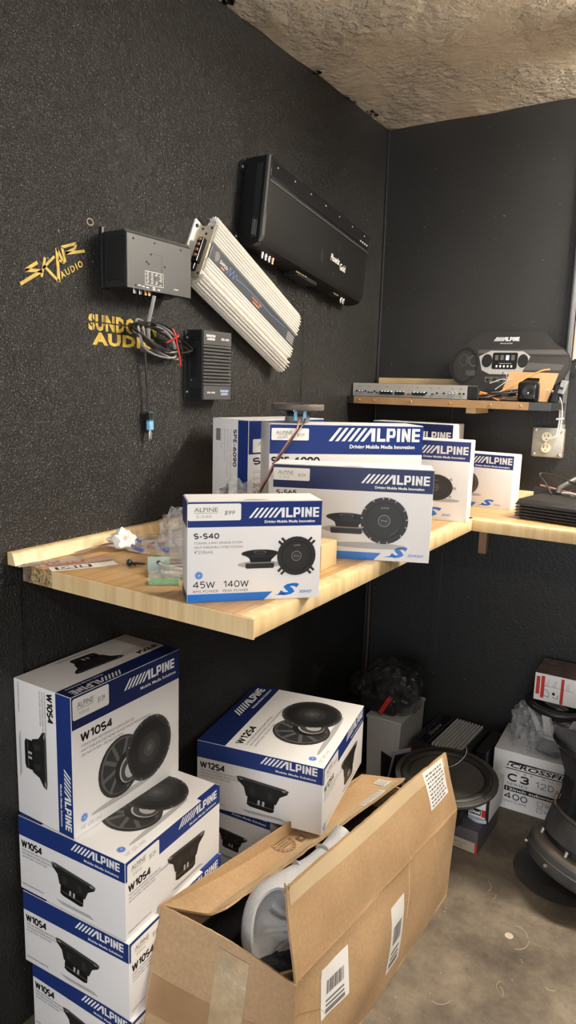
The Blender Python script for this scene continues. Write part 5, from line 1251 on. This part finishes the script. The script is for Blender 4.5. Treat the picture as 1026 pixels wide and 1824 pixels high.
# inked marks on the closed flap
o = Vector(topP(.42, .40)); U = (Vector(topP(.42, .45))-o).normalized(); V = (Vector(topP(.36, .40))-o); V = (V-U*V.dot(U)).normalized()
F = Print(o+Vector((0, 0, .002)), U, V); BI = mat('brown_ink', (.15, .10, .06), .6)
F.ring(0, 0, .034, .034, .0018, BI); F.ring(0, 0, .025, .025, .0012, BI)
for a in range(0, 360, 24): F.rect(.0295*math.cos(R(a))-.0022, .0295*math.sin(R(a))-.0022, .0295*math.cos(R(a))+.0022, .0295*math.sin(R(a))+.0022, BI)
for j in range(4): F.rect(-.017, -.012+j*.008, .017, -.0085+j*.008, BI)
F.done('box_maker_stamp', root)
F.rect(.044, -.030, .068, -.008, BI); F.l = 2; F.rect(.050, -.024, .062, -.014, CARD); F.done('recycle_mark', root); F.l = 1
for i, x in enumerate((.10, .105, .112, .118, .126, .131, .139)): F.rect(x, -.035, x+.0035, .0, BI)
F.rect(.16, .01, .175, .02, BI); F.rect(.185, -.03, .26, -.028, BI); F.rect(.185, -.012, .26, -.010, BI); F.done('printed_marks', root)
b = MB()                                                      # torn paper fluff at the flap corner
for k in range(10):
    p = FF+Vector((random.uniform(-.01, .012), random.uniform(-.012, .02), random.uniform(-.012, .008)))
    b.add([p, p+Vector((random.uniform(-.012, .012), random.uniform(-.012, .012), random.uniform(0, .014))), p+Vector((random.uniform(-.012, .012), random.uniform(-.01, .01), random.uniform(-.01, .01)))], [(0, 1, 2)], CRS)
o = b.build('torn_fibres', root); o['kind'] = 'stuff'
sheet(quadP((-.66, 1.085, .285), (-.632, 1.12, .285), (-.632, 1.16, .20), (-.68, 1.13, .20)), 4, 4, .005, CARD, 'inner_flap', root)

root = thing('foam_sheet', 'curled grey packing foam sticking out of the big carton', 'foam')
path = spline([(-.698, 1.425, .400), (-.700, 1.37, .372), (-.710, 1.30, .355), (-.728, 1.225, .350), (-.736, 1.165, .340), (-.716, 1.130, .300), (-.680, 1.135, .262), (-.650, 1.17, .245)], 6)
rad = [.022, .030, .040, .056, .068, .074, .072, .06]
def foamP(u, v):
    t = v*(len(path)-1); i = min(len(path)-2, int(t)); f = t-i; c = path[i]*(1-f)+path[i+1]*f
    d = (path[min(i+2, len(path)-1)]-path[max(0, i-1)]).normalized()
    s_ = Vector((1, .12, .05)); s_ = (s_-d*s_.dot(d)).normalized(); n = s_.cross(d).normalized()
    q = v*(len(rad)-1); j = min(len(rad)-2, int(q)); r_ = rad[j]*(1-(q-j))+rad[j+1]*(q-j)
    k = min(1, max(0, (v-.22)/.40)); k = k*k*(3-2*k); span = 330-130*k; a = R(95+115*k+span*(u-.5))
    return c + s_*(r_*math.cos(a)*(1-.15*k)) + n*(-r_*(.95-.25*k)*math.sin(a)+.03*k*(1-abs(2*u-1))*0) + Vector((0, 0, .003*noise.noise(c*20+Vector((u*4, 0, 0)))))
sheet(foamP, 28, 48, .008, FOAM, 'foam', root, 80)
root = thing('black_wrapped_item', 'black plastic-wrapped item in the dark inside of the big carton', 'package')
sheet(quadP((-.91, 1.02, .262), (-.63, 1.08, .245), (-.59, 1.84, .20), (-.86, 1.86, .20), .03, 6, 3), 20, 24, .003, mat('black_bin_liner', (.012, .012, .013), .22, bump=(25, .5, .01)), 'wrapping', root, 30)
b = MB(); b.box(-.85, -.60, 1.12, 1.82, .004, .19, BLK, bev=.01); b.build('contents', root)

# ------------------------------------------------------------------ things on the floor at the back
root = thing('subwoofer', 'dusty black subwoofer lying face-up behind the raised cardboard flap', 'subwoofer', M=Matrix.Translation((-.660, 2.100, .082)) @ Matrix.Rotation(R(4), 4, 'X'))
DUST = mat('dusty_black', (.050, .047, .043), .55, var=(5, .5, 1.8))
woofer(root, .165, .168, .058, .05, BLK, 'flat', 6, RUB, rimm=DUST)
F = Print((0, 0, .1463), (1, 0, 0), (0, 1, 0))
F.text('DUB', -.075, .045, .016, PW, bold=.06, w=.028, rot=20); F.text('9', .045, -.035, .016, PW, bold=.06, rot=25); F.done('cone_lettering', root)
for a in (15, 105, 195, 285): F.line([(.02*math.cos(R(a)), .02*math.sin(R(a))), (.075*math.cos(R(a)), .075*math.sin(R(a)))], .006, PG[1])
F.done('cone_rib', root)
MB().tube(spline([(-.02, .05, .15), (.01, .07, .165), (.03, .10, .19), (.02, .13, .2), (-.01, .15, .17)], 5), .0012, GREYW, 5).build('loose_wire', root, smooth=60)
root = thing('parts_box', 'low dark grey box with a pale label under the face-up subwoofer', 'box', (-.640, 2.195, 0), R(-2))
carton_body(root, .205, .21, .081, mat('dark_purple_card', (.075, .065, .075), .5))
F = Print((-.1025, -.105, 0), (1, 0, 0), (0, 0, 1)); F.l = 1; F.rect(.09, .004, .197, .040, mat('kraft_label', (.40, .33, .25), .5)); F.done('label', root); F.l = 2
F.text('SUBWOOFER', .12, .022, .007, INK2, w=.05); F.text('CE', .14, .010, .006, INK, w=.016); F.done('label_lettering', root); F.rect(.198, .002, .205, .042, REDP); F.done('red_edge', root)
root = thing('parts_box', 'narrow white box standing beside the subwoofer basket', 'box', (-.560, 2.225, .082), R(-2))
carton_body(root, .066, .155, .104)
F = Print((-.033, -.0775, 0), (1, 0, 0), (0, 0, 1)); F.l = 1; F.rect(.004, .020, .042, .042, INK); F.rect(.044, .018, .058, .044, REDP); F.done('printed_patch', root); F.l = 2
F.text('Duel', .007, .025, .011, PW, bold=.04, w=.032); F.done('lettering', root)
sheet(lambda u, v: (.026+.010*u, -.080-.004*math.sin(3*v), .002+.10*v), 2, 6, .001, BLK, 'black_strap', root)
sheet(lambda u, v: (-.030+.06*u, -.0795-.012*math.sin(3*u), .002+.012*v), 6, 2, .001, mat('bluish_film', (.45, .5, .65), .3), 'film_scrap', root)

root = thing('grey_enclosure', 'light grey moulded speaker enclosure on the floor in the corner', 'enclosure', (-.985, 2.44, 0), R(2))
b = MB(); b.prism([(-.062, 0), (.058, 0), (.066, .252), (-.070, .252)], -.13, .13, GREYP, 'y'); b.build('shell', root)
b = MB(); b.box(-.074, .070, -.134, .134, .245, .256, GREYP, bev=.003); b.build('lip', root)
b = MB(); b.prism([(-.002, .02), (.044, .01), (.05, .105), (-.006, .125)], -.132, -.120, BLK, 'y'); b.build('dark_recess', root)
root = thing('lilac_panel', 'lilac-grey card leaning against the grey enclosure', 'card', M=Matrix.Translation((-.900, 2.215, .002)) @ Matrix.Rotation(R(-35), 4, 'Z') @ Matrix.Rotation(R(15), 4, 'Y'))
b = MB(); b.box(-.004, .0, -.035, .035, .006, .235, LILAC, bev=.0008); b.build('card', root)
b = MB(); b.box(.0, .006, -.030, .030, .004, .22, BLK, bev=.001); b.build('backing', root)
root = thing('wrapped_parts', 'black car-audio parts in smoky plastic wrap on the grey enclosure', 'package')
b = MB(); b.box(-1.10, -.95, 2.33, 2.50, .262, .33, BLK, bev=.012); b.build('housing', root)
b = MB(); b.box(-1.03, -.92, 2.36, 2.52, .335, .42, BLK, bev=.02); b.build('housing', root)
b = MB(); b.box(-.995, -.978, 2.305, 2.33, .27, .345, REDP, M=Matrix.Translation((-.985, 2.32, .3)) @ Matrix.Rotation(R(28), 4, 'Y') @ Matrix.Translation((.985, -2.32, -.3)), bev=.003); b.build('red_clip', root)
blob('wrap', root, (-1.01, 2.42, .345), (.105, .105, .095), FILMD, 4, .32, 2.3, 51, 35, .258)
blob('wrap_fold', root, (-.95, 2.38, .335), (.075, .06, .075), FILMD, 3, .5, 2.6, 58, 35, .258)
blob('wrap_fold', root, (-1.14, 2.45, .30), (.055, .055, .05), FILMD, 3, .4, 2.4, 66, 35, .25)
root = thing('storage_case', 'dark case on the floor under the wrapped parts', 'case', (-1.14, 2.45, 0), R(0))
b = MB(); b.box(-.05, .070, -.13, .13, 0, .245, BLK, bev=.008); b.build('shell', root)
b = MB(); b.box(-.045, .065, -.134, -.13, .09, .10, BLKG, bev=.001); b.build('latch', root)

root = thing('car_amplifier', 'silver-finned amplifier lying on a red box against the back wall', 'amplifier', (-.775, 2.475, .145), R(-3))
b = MB(); b.box(-.105, .105, -.125, .125, .002, .040, BLKM, bev=.003); b.build('body', root)
for k in range(9):
    x = -.022+k*.0125
    b = MB(); b.box(x-.0034, x+.0034, -.124, .124, .040, .050, mat('bright_fin_silver', (.72, .71, .68), .35, metal=.3), bev=.001); b.build('fin', root)
b = MB(); b.box(-.098, -.032, -.122, .122, .040, .0465, BLKG, bev=.001); b.build('name_panel', root)
for x in (-.092, -.080, -.040): MB().box(x-.0015, x+.0015, -.12, .12, .0465, .0485, DGREY).build('panel_rib', root)
F = Print((-.06, -.07, .0466), (0, 1, 0), (-1, 0, 0)); F.l = 1; F.text('Xtreme', 0, -.008, .018, PG[5], bold=.03, shear=.25, w=.11); F.done('name_lettering', root)
root = thing('red_box', 'red and dark printed box under the silver-finned amplifier', 'box', (-.775, 2.485, 0), R(-3))
carton_body(root, .25, .29, .144, mat('dark_red_card', (.16, .02, .02), .45, var=(6, .5, 1.4)))
F = Print((-.125, -.145, 0), (1, 0, 0), (0, 0, 1)); F.l = 1; F.poly([(.01, .06), (.07, .10), (.09, .13), (.02, .12)], REDP)
for k in range(4): F.rect(.02, .07+k*.014, .06, .075+k*.014, PW)
F.done('printed_panel', root)
root = thing('accessory_case', 'small black accessory case right of the silver-finned amplifier', 'case', (-.618, 2.45, 0), R(-2))
b = MB(); b.box(-.024, .016, -.09, .09, 0, .215, BLK, bev=.004); b.build('shell', root)
b = MB(); b.box(-.018, .012, -.094, -.09, .15, .19, BLKG, bev=.002); b.build('clasp', root)
b = MB(); b.tube(spline([(-.01, -.096, .165), (.004, -.098, .172), (.008, -.098, .16)], 4), .0018, CHROME, 6); b.build('hook', root)

root = thing('subwoofer_box', 'white subwoofer box with black lettering on the floor at the right', 'box', (-.435, 2.524, 0), R(2.7))
w, d, h = .323, .225, .221
carton_body(root, w, d, h); fc = box_faces(w, d, h); F = fc['front'][0]
F.l = 1; F.poly([(.14*w, .705*h), (1.0*w-.003, .705*h), (1.0*w-.003, .72*h), (.14*w, .72*h)], INK); F.poly([(.16*w, .83*h), (.98*w, .83*h), (.98*w, .845*h), (.18*w, .845*h), (.165*w, .81*h), (.145*w, .755*h), (.165*w, .755*h)], INK)
F.text('CROSSFIRE', .185*w, .742*h, .070*h, INK, bold=.03, shear=.2, w=.70*w); F.done('maker_lettering', root)
F.text('CAR AUDIO', .25*w, .655*h, .030*h, INK2, w=.60*w, space=2.2); F.done('caption', root)
F.stext('C3', .17*w, .50*h, .135*h, .22*w, INK, .2); F.done('model_lettering', root); F.stext('12D-V3', .46*w, .50*h, .105*h, .40*w, INK, .09); F.done('model_lettering', root)
F.text('SERIES', .165*w, .43*h, .045*h, INK2, w=.22*w); F.done('caption', root)
F.rect(.14*w, .325*h, .97*w, .405*h, INK); F.done('black_bar', root); F.l = 2; F.text('12inch subwoofer', .16*w, .345*h, .042*h, PW, bold=.02, w=.62*w); F.done('bar_lettering', root); F.l = 1
F.stext('400', .15*w, .185*h, .11*h, .24*w, INK, .15); F.text('WATTS RMS', .14*w, .125*h, .036*h, INK2, w=.25*w); F.done('power_lettering', root)
for j in range(2):
    y = .20*h-j*.11*h; F.line([(.50*w, y), (.555*w, y), (.555*w, y+.08*h), (.50*w, y+.08*h), (.50*w, y)], .0012, INK); F.text(('DUAL 2 OHM', 'DUAL 4 OHM')[j], .585*w, y+.015*h, .038*h, INK, w=.28*w)
F.line([(.51*w, .115*h), (.545*w, .16*h)], .001, INK2); F.done('tick_box', root)
F = fc['top'][0]; F.l = 1; F.text('C3', .30*w, .26*d, .05*d, INK, bold=.05, w=.06*w, rot=0); F.ring(.34*w, .19*d, .03*w, .03*d, .003, INK); F.text('12', .36*w, .15*d, .06*d, INK3, w=.05*w); F.done('top_lettering', root)
F.l = 1; F.line([(.0, .5*d), (w, .5*d)], .0012, INK3); F.done('flap_seam', root)

root = thing('wrapped_subwoofer', 'white-basket subwoofer in clear plastic wrap on the lettered white box', 'subwoofer', (-.405, 2.515, .2225))
woofer(root, .118, .185, .075, .062, mat('white_basket', (.62, .60, .56), .4), 'dish', 6, BLK, BLK)
blob('wrap', root, (-.01, -.01, .085), (.125, .10, .085), FILM, 4, .20, 2.6, 71, 35, .001)
blob('wrap_fold', root, (-.10, -.03, .075), (.052, .06, .085), FILM, 3, .45, 2.8, 77, 35, .001)
blob('wrap_fold', root, (-.03, -.075, .03), (.075, .03, .05), FILM, 3, .5, 2.9, 83, 35, .001)
root = thing('parts_box', 'white box with red marks on top of the plastic-wrapped subwoofer', 'box', (-.345, 2.552, .410), R(1))
w, d, h = .29, .16, .100
carton_body(root, w, d, h); b = MB(); b.box(-w/2, w/2, -d/2, d/2, h, h+.0012, mat('greyish_red_card', (.19, .13, .12), .45, var=(20, .6, 1.2))); b.build('lid', root)
F = Print((-w/2, -d/2, 0), (1, 0, 0), (0, 0, 1)); F.l = 1
for x, y0, y1, m_ in ((.006, .022, .088, REDP), (.022, .012, .092, REDP), (.088, .002, .094, REDP)): F.rect(x, y0, x+(.010 if x > .05 else .012), y1, m_); F.done('red_stripe', root)
for x in (.036, .041, .046, .06, .065, .07, .106, .112): F.line([(x, .055), (x+.002, .055+.02+.01*math.sin(x*300))], .001, INK2)
F.line([(.03, .058), (.13, .056)], .001, INK2); F.line([(.032, .022), (.050, .018), (.050, .034), (.036, .046)], .0016, INK); F.line([(.062, .022), (.080, .018), (.080, .032)], .0016, INK); F.l = 2; F.ell(.066, .034, .005, .006, INK, n=12); F.done('printed_diagram', root)

# heavy subwoofer cut by the right edge
ax = Vector((.24, .26, .93)).normalized()
root = thing('subwoofer', 'heavy scuffed subwoofer leaning on its magnet at the right edge of the floor', 'subwoofer', M=Matrix.Translation((-.238, 2.085, .0615)) @ ax.to_track_quat('Z', 'Y').to_matrix().to_4x4())
BOOT = mat('scuffed_rubber', (.030, .031, .033), .55, var=(9, .6, 2.2)); PLATE = mat('dull_motor_plate', (.15, .13, .10), .5, metal=.3, var=(12, .6, 1.2))
MB().lathe([(.145, 0), (.154, .003), (.164, .016), (.164, .056), (.160, .060)], 64, BOOT).build('rubber_boot', root, smooth=40)
MB().lathe([(.1642, .034), (.1654, .036), (.1642, .038)], 64, PLATE, caps=False).build('boot_seam', root, smooth=40)
MB().lathe([(.160, .060), (.156, .068), (.150, .071), (.120, .073)], 64, PLATE).build('lower_plate', root, smooth=40)
MB().lathe([(.128, .073), (.128, .090)], 48, BLK).build('spacer', root, smooth=40)
MB().lathe([(.130, .088), (.137, .091), (.140, .102), (.140, .160), (.136, .164)], 64, BOOT).build('upper_magnet', root, smooth=40)
MB().lathe([(.136, .164), (.132, .171), (.080, .174)], 64, PLATE).build('upper_plate', root, smooth=40)
def local_deg(w):                        # angle round the axis whose direction faces w
    v = root.matrix_world.to_3x3().transposed() @ Vector(w); return math.degrees(math.atan2(v.y, v.x))
d0 = local_deg((-.7, -.7, 0))
for k in range(6):
    t = R(d0-75+k*50); MB().lathe([(.006, .0), (.006, .018), (.004, .019), (0, .019)], 10, STEEL, Matrix.Translation((.140*math.cos(t), .140*math.sin(t), .070))).build('bolt', root, smooth=40)
for k in range(2):
    t = R(d0-30+k*45); MB().tube([(.157*math.cos(t), .157*math.sin(t), .024), (.172*math.cos(t), .172*math.sin(t), .024)], .005, STEEL, 8).build('side_bolt', root, smooth=40)
for k in range(6):
    M = Matrix.Rotation(R(d0-8+k*60), 4, 'Z'); b = MB(); b.prism([(.075, .162), (.128, .164), (.134, .20), (.150, .27), (.200, .335), (.206, .352), (.170, .350), (.120, .28), (.100, .21)], -.028, .028, BLKM, 'y', M); b.build('basket_arm', root)
MB().lathe([(.165, .342), (.208, .342), (.214, .347), (.214, .362), (.204, .366), (.165, .362)], 56, BLKM).build('rim', root, smooth=40)
MB().lathe([(.168, .346), (.07, .20), (.04, .166)], 40, BLK, caps=False).build('cone_underside', root, smooth=60)
for q in (-22, 20):
    t = d0+q; b = MB(); b.box(-.012, .012, -.006, .006, .0, .03, BLKG, M=Matrix.Rotation(R(t), 4, 'Z') @ Matrix.Translation((.128, 0, .19)), bev=.002); b.build('terminal', root)
    MB().tube(spline([(.134*math.cos(R(t)), .134*math.sin(R(t)), .205), (.152*math.cos(R(t)), .152*math.sin(R(t)), .198), (.148*math.cos(R(t+8)), .148*math.sin(R(t+8)), .175)], 4), .002, COPPER, 6).build('tinsel_lead', root, smooth=60)
tag(MB().lathe([(.147, 0), (.148, .0012), (.1465, .002), (.144, .0022), (0, .0022)], 56, mat('dark_disc_surface', (.030, .027, .024), .5, var=(10, .7, 1.6)), Matrix.Translation((-.288, 2.150, 0))).build('dark_disc', None, smooth=40), 'flat dark rubber disc on the concrete under the leaning subwoofer', 'disc')  # thin flat disc, darker than the concrete around it

# scraps on the concrete
tag(MB().lathe([(.012, 0), (.011, .001), (0, .0012)], 9, mat('pale_scrap', (.45, .38, .30), .6), Matrix.Translation((-.36, 1.80, .0005))).build('paper_scrap', None), 'tiny pale scrap on the bare concrete in front of the subwoofer', 'scrap')

b = MB(); rnd = random.Random(5)
for k in range(90):
    x, y = rnd.uniform(-.55, .3), rnd.uniform(1.2, 2.3); a = rnd.uniform(0, 6.28); l = rnd.uniform(.0015, .004)
    b.add([(x, y, .0012), (x+l*math.cos(a), y+l*math.sin(a), .0016), (x+l*math.cos(a+1.2), y+l*math.sin(a+1.2), .0012)], [(0, 1, 2)], MATS['pale_scrap'])
for k in range(26):
    x, y = rnd.uniform(-.5, .2), rnd.uniform(1.35, 2.2); a = rnd.uniform(0, 6.28); l = rnd.uniform(.02, .06)
    b.tube([(x+l*t*math.cos(a+.9*t), y+l*t*math.sin(a+.9*t), .0012) for t in (0, .25, .5, .75, 1)], .0005, MATS['pale_scrap'], 3)
o = b.build('floor_litter'); tag(o, 'fine pale fluff and crumbs scattered over the concrete', 'litter'); o['kind'] = 'stuff'

# ceiling battens that carry the tubes (outside the view)
for loc, lab, tb, hl in (((.56, 2.19, CZ), 'twin-tube batten light on the ceiling over the right end of the bench', TUBES[:2], .77), ((.75, -.70, CZ), 'single-tube batten light on the ceiling behind the viewer', TUBES[2:], .62)):
    r = thing('ceiling_light', lab, 'lamp', loc)
    b = MB(); b.box(-hl, hl, -.05, .05, -.06, -.006, PAPER, bev=.004); b.build('housing', r)
    for e in (-1, 1):
        b = MB(); b.box(e*(hl-.008)-.008, e*(hl-.008)+.008, -.055, .055, -.125, -.05, PAPER, bev=.003); b.build('lamp_holder', r)
    for t in tb: t.location = Vector(t.location)-Vector(loc); t.parent = r
